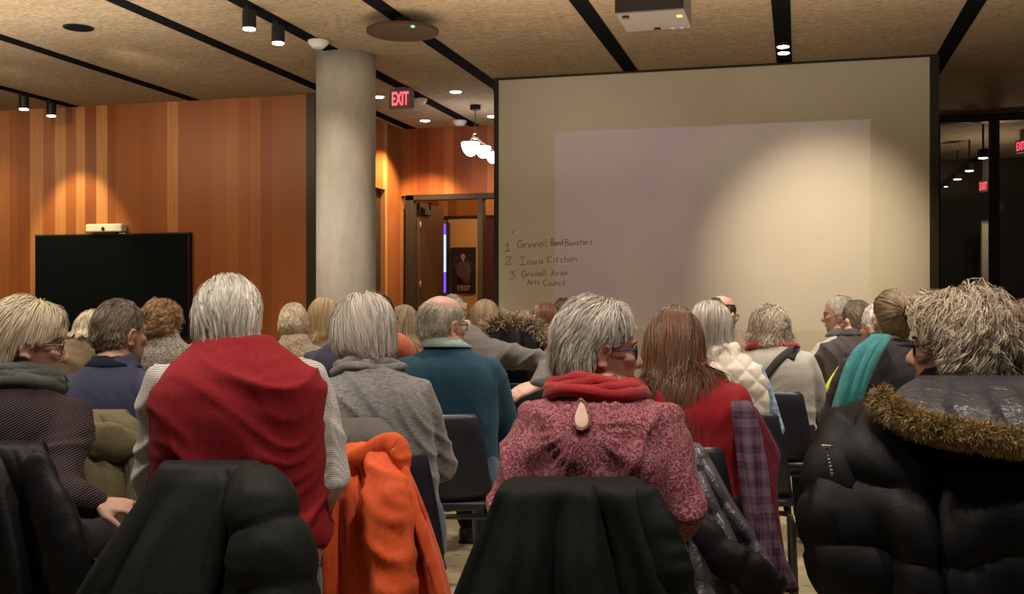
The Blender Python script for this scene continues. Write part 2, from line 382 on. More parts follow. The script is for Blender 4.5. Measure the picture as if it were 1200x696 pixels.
link('year_lettering', text_mesh('1937', ph * 0.155, 0.002, 0.004), M['poster_pale'], t, smooth=False, mw=Matrix.Translation((pw * .5, -0.015, ph * 0.115)) @ RX90)

# concrete column
cc = at(405.5, 348, 9.3)
mb = MB(); rings = []
for z in np.linspace(0, CEIL, 14):
    rings.append([Vector((0.257 * math.cos(2 * math.pi * j / 64), 0.257 * math.sin(2 * math.pi * j / 64), z)) for j in range(64)])
mb.loops(rings)
o = link('concrete_column', mb.mesh('concrete_column'), M['concrete']); o.location = (cc.x, cc.y, 0); o['kind'] = 'structure'
o['label'] = 'round pale concrete column between the panelling and the exit sign'

# glazed wall on the right with the dark room beyond
GY = 13.1
hb_ = on_ry(1150, 134, GY)[2]
struct('trim_15', (1.3, 5.2, GY - 0.06, GY + 0.1, hb_ - 0.09, hb_), M['bronze'], 'dark header beam above the glass wall')
struct('wall_soffit', (1.3, 5.2, GY, GY + 0.1, hb_, CEIL + 0.1), M['ceiling'], 'tan soffit above the glass wall')
gx = [on_ry(x, 200, GY)[0] for x in (1096, 1165, 1250, 1330)]
win = empty('window_1', room(0, GY, 0), -TH, 'dark glass wall to the right of the screen wall', None, None, 'structure')
for i, x in enumerate(gx):
    part_box('mullion', (x - 0.05, x + 0.05, -0.05, 0.06, 0, hb_ - 0.09), M['bronze'], win)
for i in range(3):
    part_box('pane', (gx[i] + 0.05, gx[i + 1] - 0.05, 0.0, 0.012, 0.02, hb_ - 0.09), M['glass'], win)
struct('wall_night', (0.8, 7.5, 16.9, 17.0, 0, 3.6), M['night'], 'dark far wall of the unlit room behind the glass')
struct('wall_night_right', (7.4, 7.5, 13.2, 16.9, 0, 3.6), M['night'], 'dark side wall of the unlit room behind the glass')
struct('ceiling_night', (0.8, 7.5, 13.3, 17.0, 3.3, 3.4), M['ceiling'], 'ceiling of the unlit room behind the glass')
px_ = on_ry(1158, 300, 15.6)
o = rthing('pale_post', px_[0], 15.6, 0, 'pale square post in the dark room behind the glass', 'post')
part_box('shaft', (-0.09, 0.09, -0.06, 0.06, 0, on_ry(1158, 262, 15.6)[2]), M['pale_post'], o, 0.006); part_box('cap', (-0.1, 0.1, -0.07, 0.07, on_ry(1158, 262, 15.6)[2], on_ry(1158, 259, 15.6)[2]), M['bronze'], o)
ic = 0
for (x, y, ry, gl) in [(1108, 219, 15.9, 'farthest left'), (1122, 210, 15.7, 'second from the left'), (1136, 200, 15.4, 'second from the right'), (1152, 185, 15.1, 'farthest right')]:  # reflections of the track lights in the glass, modelled as spotlights behind it
    q = on_ry(x, y, ry); qz = 3.0
    k = (x - CXP) / F_PX
    d_ = (qz - 0.1 - EYE) * F_PX / (CYP - y); w_ = at(x, y, d_); rr = (w_.x * CT - w_.y * ST, w_.x * ST + w_.y * CT)
    t = rthing('track_spotlight', rr[0], rr[1], 3.0, 'small lit spotlight behind the glass standing in for a reflection, %s of four' % gl, 'spotlight', 'stand-in reflections behind the glass')
    mb = MB(); mb.tube([(0, 0, .3), (0, 0, 0)], 0.012, 8); link('stem', mb.mesh('stem'), M['black'], t, smooth=False)
    mb = MB(); mb.tube([(0, 0, 0), (0, 0, -0.1)], 0.06, 16); link('housing', mb.mesh('housing'), M['black'], t, smooth=False)
    mb = MB(); mb.tube([(0, 0, -0.1), (0, 0, -0.106)], 0.05, 16); link('lens', mb.mesh('lens'), M['lens_on'], t, smooth=False)
def exit_sign(rx, ry, zc, w, h, label, rz=-TH, top=.02):
    t = empty('exit_sign', room(rx, ry, zc), rz, label, 'exit sign', 'red exit signs')
    part_box('housing', (-w / 2, w / 2, 0.0, 0.055, -h / 2, h / 2), M['exit_body'], t, 0.006)
    part_box('face', (-w / 2 + .012, w / 2 - .012, -0.004, 0.002, -h / 2 + .012, h / 2 - .012), M['exit_face'], t)
    me = text_mesh('EXIT', h * 0.86, 0.002, 0.003); co = np.array([v.co for v in me.vertices])
    sx = w * 0.70 / np.ptp(co[:, 0]); sy = h * 0.66 / np.ptp(co[:, 1]); cx_ = (co[:, 0].max() + co[:, 0].min()) / 2; cy_ = (co[:, 1].max() + co[:, 1].min()) / 2
    link('lettering', me, M['red_on'], t, smooth=False, mw=Matrix.Translation((0, -0.008, 0)) @ RX90 @ Matrix.Diagonal((sx, sy, 1, 1)) @ Matrix.Translation((-cx_, -cy_, 0)))
    mb = MB(); mb.box(-w * .2, w * .2, 0.012, 0.042, h / 2, h / 2 + top); link('bracket', mb.mesh('bracket'), M['exit_body'], t, smooth=False)
    return t
exit_sign(-3.83, 10.0, CEIL - 0.122, 0.25, 0.20, 'lit red EXIT sign hanging from the ceiling right of the concrete column')
for x, y, dd, lb in ((1153, 218, 14.6, 'small red EXIT sign behind the glass standing in for a reflection, left one'), (1197, 171, 12.95, 'larger red EXIT sign standing in for a reflection in the glass at the right edge')):
    q = at(x, y, dd); exit_sign(q.x * CT - q.y * ST, q.x * ST + q.y * CT, q.z, 0.22, 0.16, lb, rz=-TH - math.radians(62), top=3.3 - q.z - .08)  # reflected exit signs, modelled as signs behind the glass

# television, camera bar
TY = 10.15
a = on_ry(40, 276, TY - .08); b = on_ry(221, 271, TY - .08); zt = (a[2] + b[2]) / 2; zb = on_ry(130, 396, TY - .08)[2]
t = rthing('television', a[0], TY, 0, 'large black switched-off television on the wood panelled wall', 'television')
tw = b[0] - a[0]
part_box('cabinet', (0, tw, -0.07, 0, zb, zt), M['black'], t, 0.006)
part_box('screen', (0.018, tw - 0.018, -0.078, -0.069, zb + 0.03, zt - 0.018), M['glass_black'], t)
part_box('bezel_light', (tw * .56, tw * .60, -0.08, -0.07, zt - .004, zt + .004), M['white_plastic'], t)
a = on_ry(104, 263, TY - .06); b = on_ry(146, 273, TY - .06)
t = rthing('camera_bar', (a[0] + b[0]) / 2, TY - .07, zt + 0.003, 'white video camera bar on top of the black television', 'camera')
w = (b[0] - a[0]) / 2
part_box('body', (-w, w, -0.05, 0.06, 0.012, a[2] - b[2]), M['white_plastic'], t, 0.015)
part_box('foot', (-w * .6, w * .6, -0.02, 0.05, -0.004, 0.014), M['grey_plastic'], t)
mb = MB(); mb.tube([(0, -0.056, 0.045), (0, -0.045, 0.045)], 0.02, 16); link('lens', mb.mesh('lens'), M['black'], t, smooth=False)

# ceiling fittings
def on_ceil(px, py, z=CEIL):
    d = (z - EYE) * F_PX / (CYP - py); p = at(px, py, d); return p.x * CT - p.y * ST, p.x * ST + p.y * CT
def can(px, py, rx, label):
    k = (px - CXP) / F_PX; d = rx / (k * CT - ST); ry = d * (k * ST + CT)
    t = rthing('track_spotlight', rx, ry, CEIL - 0.006, label, 'spotlight', 'black track spotlights')
    mb = MB(); mb.tube([(0, 0, -0.03), (0, 0, -0.155)], 0.05, 24); link('housing', mb.mesh('housing'), M['black'], t, smooth=False)
    mb = MB(); mb.tube([(0, 0, -0.155), (0, 0, -0.165)], 0.044, 24); link('lens', mb.mesh('lens'), M['lens_on'], t, smooth=False)
    mb = MB(); mb.box(-.022, .022, -.05, .05, -.032, 0); link('track_adapter', mb.mesh('track_adapter'), M['black'], t, smooth=False)
can(292, 17, -3.83, 'black cylinder spotlight on the ceiling track, left one of the pair before the column')
can(326, 35, -3.83, 'black cylinder spotlight on the ceiling track, right one of the pair before the column')
can(28, 117, -7.71, 'small black cylinder spotlight at the far left, left one of two')
can(60, 125, -7.71, 'small black cylinder spotlight at the far left, right one of two')
for py, lb in ((54, 'nearer'), (61.5, 'farther')):
    rx, ry = on_ceil(917, py, CEIL - .03)
    t = rthing('strip_downlight', -0.12, ry, CEIL - 0.006, 'lit slot downlight in the black strip above the screen wall, %s one' % lb, 'downlight', 'slot downlights')
    mb = MB(); mb.tube([(0, 0, 0), (0, 0, -0.03)], 0.055, 24); link('housing', mb.mesh('housing'), M['black'], t, smooth=False)
    mb = MB(); mb.tube([(0, 0, -0.03), (0, 0, -0.034)], 0.048, 24); link('lens', mb.mesh('lens'), M['lens_on'], t, smooth=False)
for px, py, lb in ((534, 107, 'nearest the screen wall'), (498, 141, 'above the doorway'), (443.5, 113, 'beside the column'), (577, 136, 'half hidden by the screen wall edge')):
    rx, ry = on_ceil(px, py)
    t = rthing('recessed_downlight', rx, ry, CEIL, 'small round recessed ceiling downlight %s' % lb, 'downlight', 'recessed downlights')
    mb = MB(); mb.tube([(0, 0, 0.0), (0, 0, -0.006)], 0.07, 24); link('rim', mb.mesh('rim'), M['white_plastic'], t, smooth=False)
    mb = MB(); mb.tube([(0, 0, -0.006), (0, 0, -0.010)], 0.055, 24); link('lens', mb.mesh('lens'), M['lens_on'], t, smooth=False)
for px, py, r, lb in ((373, 47, 0.085, 'white smoke detector on the ceiling just left of the column top'), (494, 115, 0.06, 'small white ceiling sensor right of the exit sign'), (538.5, 141, 0.085, 'white ceiling detector above the doorway')):
    rx, ry = on_ceil(px, py)
    t = rthing('smoke_detector', rx, ry, CEIL - 0.006, lb, 'smoke detector', 'white ceiling detectors')
    mb = MB(); mb.tube([(0, 0, 0), (0, 0, -.02)], [r, r], 24); link('base', mb.mesh('base'), M['white_plastic'], t, smooth=False)
    mb = MB(); mb.tube([(0, 0, -.02), (0, 0, -.03), (0, 0, -.058)], [r * .92, r * .9, r * .55], 24); link('sensor_head', mb.mesh('sensor_head'), M['white_plastic'], t, smooth=False)
rx, ry = on_ceil(92, 32)
t = rthing('ceiling_speaker', rx, ry, CEIL, 'small flat black round speaker set in the ceiling at upper left', 'speaker')
mb = MB(); mb.tube([(0, 0, 0), (0, 0, -.008)], .115, 32); link('rim', mb.mesh('rim'), M['black'], t, smooth=False)
mb = MB(); mb.tube([(0, 0, -.008), (0, 0, -.012)], .1, 32); link('grille', mb.mesh('grille'), M['strip'], t, smooth=False)
rx, ry = on_ceil(472, 37.5, CEIL - .11)
t = rthing('ceiling_disc_microphone', rx, ry, CEIL - .006, 'large round brown disc hung just under the ceiling with a green light', 'ceiling disc')
mb = MB(); mb.tube([(0, 0, -.085), (0, 0, -.09), (0, 0, -.11), (0, 0, -.115)], [.262, .272, .272, .262], 64); link('disc', mb.mesh('disc'), M['disc'], t, smooth=False)
mb = MB(); mb.tube([(0, 0, 0), (0, 0, -.085)], .05, 20); link('mount', mb.mesh('mount'), M['black'], t, smooth=False)
mb = MB(); mb.ell((.15, -.19, -.118), (.014, .014, .008)); link('indicator_light', mb.mesh('indicator_light'), M['green_on'], t)
# pendant with three glowing bowls
q = at(557, 160, 11.7); rx, ry = q.x * CT - q.y * ST, q.x * ST + q.y * CT
t = rthing('pendant_lamp', rx, ry, CEIL, 'pendant lamp with three glowing white glass bowls left of the screen wall', 'lamp')
mb = MB(); mb.tube([(0, 0, 0), (0, 0, -.05)], .06, 20); link('canopy', mb.mesh('canopy'), M['black'], t, smooth=False)
mb = MB(); mb.ell((0, 0, q.z - CEIL), (.035, .035, .035)); mb.tube([(0, 0, -.05), (0, 0, q.z - CEIL)], .007, 8); link('stem', mb.mesh('stem'), M['grey_plastic'], t)
for (px, py, dd, w) in ((551.5, 167, 11.7, .10), (566, 172, 11.9, .085), (577.5, 179, 12.0, .08)):
    b = at(px, py, dd); lx = b.x * CT - b.y * ST - rx; ly = b.x * ST + b.y * CT - ry; lz = b.z - CEIL
    mb = MB(); mb.tube([(0, 0, q.z - CEIL), (lx, ly, lz + .03), (lx, ly, lz - .01)], .006, 8); link('arm', mb.mesh('arm'), M['grey_plastic'], t)
    mb = MB(); rg = []
    for i in range(9):
        ph_ = i / 8 * math.pi / 2 * .97
        rg.append([Vector((lx + w * math.cos(ph_) * math.cos(2 * math.pi * j / 28), ly + w * math.cos(ph_) * math.sin(2 * math.pi * j / 28), lz - 1.5 * w * math.sin(ph_))) for j in range(28)])
    mb.loops(rg); link('glass_bowl', mb.mesh('glass_bowl'), M['bowl_on'], t)
lamp('pendant_glow', 'POINT', at(560, 200, 11.6), 6, (0.95, 0.95, 1.0), shadow_soft_size=.1)

# projector: box hung from the ceiling
pd = 6.0
q0 = at(720, 17, pd); q1 = at(801, 12, pd)
rx, ry = q0.x * CT - q0.y * ST, q0.x * ST + q0.y * CT
w = (q1 - q0).length; pz = q0.z; phh = 0.16; pdp = 0.42
t = rthing('projector', rx + w / 2, ry, pz, 'black and grey projector hung from the ceiling near the top centre', 'projector')
part_box('casing', (-w / 2, w / 2, 0, pdp, 0, phh), M['grey_plastic'], t, 0.01)
part_box('rear_panel', (-w / 2 + .004, w / 2 - .004, -0.008, 0.004, 0.006, phh - .004), M['black'], t, 0.003, 'black rear panel')
part_box('maker_mark', (-.045, .0, -0.0095, -0.007, .068, .078), M['grey_plastic'], t)
mb = MB(); mb.tube([(0, pdp * .5, phh - .01), (0, pdp * .5, CEIL - pz)], .025, 16); mb.tube([(0, pdp * .5, CEIL - pz - .03), (0, pdp * .5, CEIL - pz)], .07, 20); link('ceiling_mount', mb.mesh('ceiling_mount'), M['black'], t, smooth=False)
mb = MB(); mb.tube([(w * .2, pdp - .005, .08), (w * .2, pdp + .03, .08)], [.05, .045], 24); link('lens', mb.mesh('lens'), M['glass_black'], t)
part_box('sticker', (w * .36, w * .44, .10, .15, -.0015, .001), M['amber'], t)
for xx in (.2, .34): part_box('status_light', (w * xx, w * xx + .016, pdp - .035, pdp - .02, -.002, .001), M['blue_on'], t)
for xx in (-.36, .0): 
    mb = MB(); mb.tube([(w * xx, .06 if xx < -.1 else pdp - .05, .002), (w * xx, .06 if xx < -.1 else pdp - .05, -.012)], .02, 14); link('foot', mb.mesh('foot'), M['black'], t, smooth=False)
# its beam: a real light that throws a pale lilac picture with a cloud on the wall
L = lamp('projector_beam', 'SPOT', room(rx + w / 2 + w * .2, ry + pdp + .06, pz + .08), 1.0, (1, 1, 1), spot_size=math.radians(85), spot_blend=0.0, shadow_soft_size=0.008)
L.rotation_euler = (math.radians(90), 0, -TH)
lx0, lry, lz0 = rx + w / 2 + w * .2, ry + pdp + .06, pz + .08
dist = SY - lry
tl = on_ry(650, 154, SY); tr = on_ry(1020, 140, SY); bl = on_ry(652, 385, SY)
X0, X1 = (tl[0] - lx0) / dist, (tr[0] - lx0) / dist; Z1, Z0 = ((tl[2] + tr[2]) / 2 - lz0) / dist, (bl[2] - lz0) / dist
ld = L.data; ld.energy = 270; ld.use_nodes = True; n = ld.node_tree.nodes; l = ld.node_tree.links
class _N: pass
lm = _N(); lm.node_tree = ld.node_tree
em = n['Emission']
tc = n.new('ShaderNodeTexCoord'); s_ = n.new('ShaderNodeSeparateXYZ'); l.new(tc.outputs['Normal'], s_.inputs[0])
zz = math_n(lm, 'ABSOLUTE', s_.outputs[2])
uu = math_n(lm, 'DIVIDE', s_.outputs[0], zz); vv = math_n(lm, 'DIVIDE', s_.outputs[1], zz)
def inside(val, lo, hi):
    return math_n(lm, 'MULTIPLY', math_n(lm, 'GREATER_THAN', val, lo), math_n(lm, 'LESS_THAN', val, hi))
mask = math_n(lm, 'MULTIPLY', inside(uu, X0, X1), inside(vv, Z0, Z1))
cb = n.new('ShaderNodeCombineXYZ'); l.new(uu, cb.inputs[0]); l.new(vv, cb.inputs[1])
nz = n.new('ShaderNodeTexNoise'); nz.inputs['Scale'].default_value = 2.6; nz.inputs['Detail'].default_value = 3; l.new(cb.outputs[0], nz.inputs['Vector'])
# cloud: lower right of the picture is paler
dx = math_n(lm, 'SUBTRACT', uu, X0 + (X1 - X0) * .25); dz = math_n(lm, 'SUBTRACT', Z1 - (Z1 - Z0) * .12, vv)
cl = math_n(lm, 'ADD', math_n(lm, 'MULTIPLY', dx, 1.1), math_n(lm, 'MULTIPLY', dz, 0.8))
cl = math_n(lm, 'ADD', cl, math_n(lm, 'MULTIPLY', math_n(lm, 'SUBTRACT', nz.outputs['Fac'], .5), 1.1))
rc = n.new('ShaderNodeValToRGB'); e = rc.color_ramp.elements; e[0].position = .18; e[0].color = (.13, .075, .25, 1); e[1].position = .42; e[1].color = (.26, .22, .27, 1); l.new(cl, rc.inputs['Fac'])
nb = n.new('ShaderNodeTexNoise'); nb.inputs['Scale'].default_value = 9; nb.inputs['Detail'].default_value = 4; l.new(cb.outputs[0], nb.inputs['Vector'])
hi_ = math_n(lm, 'MULTIPLY', inside(cl, .12, .24), math_n(lm, 'GREATER_THAN', nb.outputs['Fac'], .58))
mx = n.new('ShaderNodeMix'); mx.data_type = 'RGBA'; l.new(math_n(lm, 'MULTIPLY', hi_, .5), mx.inputs[0]); l.new(rc.outputs['Color'], mx.inputs[6]); mx.inputs[7].default_value = (.15, .12, .42, 1)
l.new(mx.outputs[2], em.inputs['Color']); l.new(mask, em.inputs['Strength'])

# handwriting on the screen wall: marker strokes with real thickness
GL = {'1': [[(.1, .75), (.35, 1), (.3, .5), (.25, 0)], [(0, 0), (.5, 0)]], '2': [[(0, .8), (.2, 1), (.45, .9), (.4, .6), (0, 0), (.55, .02)]],
      '3': [[(.0, .95), (.4, .95), (.2, .6), (.45, .4), (.3, .05), (.0, .05)]],
      'G': [[(.6, .85), (.4, 1), (.1, .75), (.05, .3), (.3, 0), (.6, .2), (.6, .45), (.35, .45)]], 'B': [[(.05, 0), (.1, 1), (.45, .9), (.4, .6), (.12, .52), (.5, .4), (.5, .1), (.05, 0)]],
      'I': [[(0, 1), (.5, 1)], [(.25, 1), (.25, 0)], [(0, 0), (.5, 0)]], 'K': [[(.05, 1), (.05, 0)], [(.5, 1), (.08, .5), (.55, 0)]],
      'A': [[(0, 0), (.3, 1), (.6, 0)], [(.12, .4), (.5, .4)]], 'C': [[(.55, .85), (.35, 1), (.08, .7), (.08, .3), (.3, 0), (.6, .15)]],
      'r': [[(.05, .55), (.08, 0)], [(.08, .35), (.2, .55), (.35, .5)]], 'i': [[(.1, .5), (.1, 0)], [(.1, .72), (.12, .76)]], 'n': [[(.05, .5), (.06, 0)], [(.06, .35), (.2, .5), (.34, .4), (.36, 0)]],
      'e': [[(.05, .28), (.35, .3), (.3, .5), (.1, .48), (.05, .2), (.2, 0), (.38, .08)]], 'l': [[(.1, 1), (.08, .1), (.2, 0)]], 'a': [[(.35, .5), (.1, .45), (.05, .1), (.25, .05), (.36, .5), (.38, 0)]],
      'd': [[(.35, .45), (.1, .45), (.05, .1), (.3, .05), (.36, 1), (.38, 0)]], 'o': [[(.2, .5), (.05, .25), (.2, 0), (.36, .25), (.2, .5)]], 's': [[(.33, .5), (.1, .45), (.3, .2), (.2, 0), (.03, .05)]],
      't': [[(.18, .85), (.16, .1), (.3, 0)], [(.03, .55), (.34, .58)]], 'w': [[(.02, .5), (.14, 0), (.26, .4), (.38, 0), (.5, .5)]], 'c': [[(.33, .45), (.15, .5), (.05, .2), (.2, 0), (.36, .08)]],
      'h': [[(.06, 1), (.06, 0)], [(.06, .35), (.2, .5), (.34, .4), (.36, 0)]], 'u': [[(.05, .5), (.08, .08), (.28, .05), (.34, .5), (.36, 0)]]}
ADV = {'i': .22, 'l': .25, '1': .6, ' ': .4, 'w': .58, 'G': .72, 'B': .62, 'I': .6, 'K': .64, 'A': .68, 'C': .68, '2': .65, '3': .6}
def catm(pts, n=6):
    P = [Vector((p[0], p[1])) for p in pts]
    if len(P) < 3: return P
    out = []
    for i in range(len(P) - 1):
        p0, p1, p2, p3 = P[max(i - 1, 0)], P[i], P[i + 1], P[min(i + 2, len(P) - 1)]
        for k in range(n):
            t_ = k / n
            out.append(0.5 * ((2 * p1) + (p2 - p0) * t_ + (2 * p0 - 5 * p1 + 4 * p2 - p3) * t_ * t_ + (3 * p1 - p0 - 3 * p2 + p3) * t_ ** 3))
    return out + [P[-1]]
def write(txt, px0, px1, py0, py1, hpx, material, name='handwriting'):
    a, b = on_ry(px0, py0, SY), on_ry(px1, py1, SY)
    total = sum(ADV.get(ch, .45) for ch in txt); sx = (b[0] - a[0]) / total; sz = hpx / F_PX * 10.2
    mb = MB(); x = 0; rnd = random.Random(len(txt))
    for ch in txt:
        for st in GL.get(ch, []):
            pts = []
            for p in catm(st):
                f = (x + p.x) / total
                pts.append((a[0] + (x + p.x * .95) * sx, SY - 0.001, a[2] + (b[2] - a[2]) * f + p.y * sz))
            mb.tube(pts, [(0.0036, 0.0022)] * len(pts), 6, ref=(0, 1, 0))
        x += ADV.get(ch, .45)
    link(name, mb.mesh(name), material, scr)
write('1', 591, 599, 295, 293, 9, M['ink_dark']); write('Grinnell', 606, 642, 291, 289, 9, M['ink_dark']); write('Band', 645, 660, 288, 287, 7.5, M['ink_dark']); write('Boosters', 662, 695, 288, 286, 7, M['ink_dark'])
write('2', 592, 602, 310, 309, 9, M['ink']); write('Iowa', 609, 637, 310.5, 309, 9, M['ink']); write('Kitchen', 641, 677, 308.5, 306, 8, M['ink'])
write('3', 597, 606, 327, 326, 8.5, M['ink']); write('Grinnell', 611, 641, 325, 323, 7.5, M['ink']); write('Area', 646, 665, 324, 322, 7, M['ink'])
write('Arts', 618, 633, 334, 333, 6, M['ink']); write('Council', 636, 663, 335, 334, 7, M['ink'])
mb = MB(); q = on_ry(600.5, 272, SY); mb.ell((q[0], SY, q[2]), (.007, .003, .011)); link('pen_mark', mb.mesh('pen_mark'), M['ink_dark'], scr)
# ------------------------------------------------------------------ noise, remesh
def _hash(ix, iy, iz):
    h = (ix * 374761393 + iy * 668265263 + iz * 1274126177) & 0x7fffffff
    h = ((h ^ (h >> 13)) * 1274126177) & 0x7fffffff
    return ((h ^ (h >> 16)) & 0xffff) / 65535.0
def vnoise(P):
    P = np.asarray(P, dtype=np.float64); I = np.floor(P).astype(np.int64); Fr = P - I; w = Fr * Fr * (3 - 2 * Fr)
    out = 0
    for dx in (0, 1):
        for dy in (0, 1):
            for dz in (0, 1):
                out = out + _hash(I[:, 0] + dx, I[:, 1] + dy, I[:, 2] + dz) * ((w[:, 0] if dx else 1 - w[:, 0]) * (w[:, 1] if dy else 1 - w[:, 1]) * (w[:, 2] if dz else 1 - w[:, 2]))
    return out
def verts(me):
    a = np.empty(len(me.vertices) * 3); me.vertices.foreach_get('co', a); return a.reshape(-1, 3)
def norms(me):
    a = np.empty(len(me.vertices) * 3); me.vertices.foreach_get('normal', a); return a.reshape(-1, 3)
def setv(me, a):
    me.vertices.foreach_set('co', np.ascontiguousarray(a).ravel()); me.update()
def remesh(mb, name, voxel, smooth=6, fac=0.5, sub=0):
    me = mb.mesh(name + '_raw'); fix_normals(me)
    o = bpy.data.objects.new('tmp', me); COL.objects.link(o)
    r = o.modifiers.new('r', 'REMESH'); r.mode = 'VOXEL'; r.voxel_size = voxel
    if smooth:
        s = o.modifiers.new('s', 'SMOOTH'); s.iterations = smooth; s.factor = fac
    dg = bpy.context.evaluated_depsgraph_get()
    out = bpy.data.meshes.new_from_object(o.evaluated_get(dg)); out.name = name
    bpy.data.objects.remove(o); bpy.data.meshes.remove(me)
    return out
def folds(me, amp, freq=(3, 3, 9), seed=0, zlo=-9, zhi=9, tilt=0.3, fine=0.25, xfade=None):
    """cloth folds: ridges that run across, tilted, stronger between zlo and zhi"""
    v = verts(me); n = norms(me)
    q = np.stack([v[:, 0], v[:, 1], v[:, 2] + tilt * v[:, 0] + 0.5 * tilt * np.sin(v[:, 0] * 7 + seed)], 1)
    warp = vnoise(v * 5 + seed * 3.1)[:, None] * 0.12
    a = vnoise((q + warp) * np.array(freq) + seed * 7.7)
    b = vnoise((q + warp) * np.array(freq) * 2.3 + seed * 3.3 + 20)
    r = (1 - np.abs(2 * a - 1)) ** 3.2 - 0.30 + fine * ((1 - np.abs(2 * b - 1)) ** 2 - 0.33)
    k = np.clip((v[:, 2] - zlo) / 0.08, 0, 1) * np.clip((zhi - v[:, 2]) / 0.08, 0, 1)
    setv(me, v + n * (amp * r * k)[:, None])

# ------------------------------------------------------------------ cloth, skin, hair materials
def cloth(name, col, col2=None, kind='plain', rough=0.85, sheen=0.25, scale=1.0, bstr=0.35):
    lum = sum(col) / 3
    m = mat(name, col, rough, spec=0.2 if lum > .04 else 0.1, sheen=sheen * min(1, lum / .2) ** 1.5)
    c2 = col2 or tuple(x * 0.72 for x in col)
    v = coords(m, (1, 1, 1))
    if kind == 'plain':
        a = noise(m, v, 60 * scale, 3, 0.6); setc(m, ramp(m, a, [(0.3, c2), (0.7, col)])); bump(m, noise(m, v, 350 * scale, 2), bstr, 0.003)
    elif kind == 'fleece':
        a = noise(m, v, 180 * scale, 4, 0.7); setc(m, ramp(m, a, [(0.3, c2), (0.7, col)])); bump(m, a, 0.6, 0.004)
    elif kind == 'heather':
        v2 = coords(m, (40, 40, 160), (0, 0.2, 0)); a = noise(m, v2, 1.4, 4, 0.75); setc(m, ramp(m, a, [(0.32, c2), (0.5, col), (0.72, tuple(min(1, x * 1.5) for x in col))])); bump(m, a, 0.3, 0.003)
    elif kind == 'rib':
        s = sep(m, v); n_, l_ = nt(m)
        w = wave(m, v, 62 * scale, 'X', 0.6, 1); setc(m, ramp(m, w, [(0.1, c2), (0.7, col)])); bump(m, w, 0.8, 0.006)
    elif kind == 'ribz':
        v = coords(m, (1, 1, 1), (0, 0.55, 0)); w = wave(m, v, 48 * scale, 'Z', 0.6, 1); setc(m, ramp(m, w, [(0.1, c2), (0.7, col)])); bump(m, w, 0.8, 0.006)
    elif kind == 'check':
        w1 = wave(m, v, 34 * scale, 'X'); w2 = wave(m, v, 34 * scale, 'Z'); w3 = wave(m, v, 34 * scale, 'Y')
        a = math_n(m, 'MULTIPLY', math_n(m, 'ADD', w1, w3), w2); setc(m, ramp(m, a, [(0.25, col), (0.75, c2)])); bump(m, noise(m, v, 300, 2), 0.2, 0.002)
    elif kind == 'plaid':
        w1 = wave(m, v, 5 * scale, 'X'); w2 = wave(m, v, 5 * scale, 'Z'); w3 = wave(m, v, 17 * scale, 'X'); w4 = wave(m, v, 17 * scale, 'Z')
        a = ramp(m, w1, [(0.45, (0, 0, 0)), (0.55, (1, 1, 1))]); b = ramp(m, w2, [(0.45, (0, 0, 0)), (0.55, (1, 1, 1))])
        c = mixc(m, 0.5, a, b); cc_ = ramp(m, c, [(0.0, col), (0.5, tuple((x + y) / 2 for x, y in zip(col, c2))), (1.0, c2)])
        f = math_n(m, 'MAXIMUM', math_n(m, 'GREATER_THAN', w3, 0.93), math_n(m, 'GREATER_THAN', w4, 0.93))
        setc(m, mixc(m, math_n(m, 'MULTIPLY', f, 0.6 if lum > .1 else 0.12), cc_, tuple(min(1, x * 1.8 + .1) for x in c2)))
    elif kind == 'tweed':
        n_, l_ = nt(m); vo = n_.new('ShaderNodeTexVoronoi'); vo.inputs['Scale'].default_value = 220 * scale; l_.new(v, vo.inputs['Vector'])
        s = sep(m, vo.outputs['Color']); setc(m, ramp(m, s[0], [(0.2, c2), (0.6, col), (0.95, tuple(min(1, x * 1.7) for x in col))])); bump(m, s[1], 0.5, 0.003)
    elif kind == 'paisley':
        n_, l_ = nt(m)
        nz = n_.new('ShaderNodeTexNoise'); nz.inputs['Scale'].default_value = 26; nz.inputs['Detail'].default_value = 2; l_.new(v, nz.inputs['Vector'])
        vv_ = n_.new('ShaderNodeVectorMath'); vv_.operation = 'MULTIPLY_ADD'; l_.new(nz.outputs['Color'], vv_.inputs[0]); vv_.inputs[1].default_value = (.04, .04, .04); l_.new(v, vv_.inputs[2])
        vo = n_.new('ShaderNodeTexVoronoi'); vo.inputs['Scale'].default_value = 58; l_.new(vv_.outputs[0], vo.inputs['Vector'])
        rings = math_n(m, 'SINE', math_n(m, 'MULTIPLY', vo.outputs['Distance'], 17.0))
        dark = col; pale = c2; mid = tuple((x * .6 + y * .4) for x, y in zip(dark, pale))
        a = ramp(m, rings, [(0.0, dark), (0.45, mid), (0.62, pale), (1.0, mid)])
        fl = noise(m, v, 9, 3, 0.6); vo2 = n_.new('ShaderNodeTexVoronoi'); vo2.inputs['Scale'].default_value = 150; l_.new(vv_.outputs[0], vo2.inputs['Vector'])
        b = ramp(m, vo2.outputs['Distance'], [(0.2, pale), (0.45, mid), (0.6, dark)])
        setc(m, mixc(m, ramp(m, fl, [(0.44, (0, 0, 0)), (0.56, (1, 1, 1))]), a, b)); bump(m, noise(m, v, 300, 2), 0.2, 0.002)
    elif kind == 'nylon':
        m.node_tree.nodes['Principled BSDF'].inputs['Specular IOR Level'].default_value = 0.16
        a = noise(m, v, 16 * scale, 4, 0.6, 0.6); setc(m, ramp(m, a, [(0.3, c2), (0.7, col)])); bump(m, a, 0.22, 0.012)
    elif kind == 'sheen':
        m.node_tree.nodes['Principled BSDF'].inputs['Specular IOR Level'].default_value = 0.6
        a = noise(m, v, 22 * scale, 4, 0.65, 0.8); setc(m, ramp(m, a, [(0.3, c2), (0.7, col)])); bump(m, a, 0.8, 0.016)
    elif kind == 'denim':
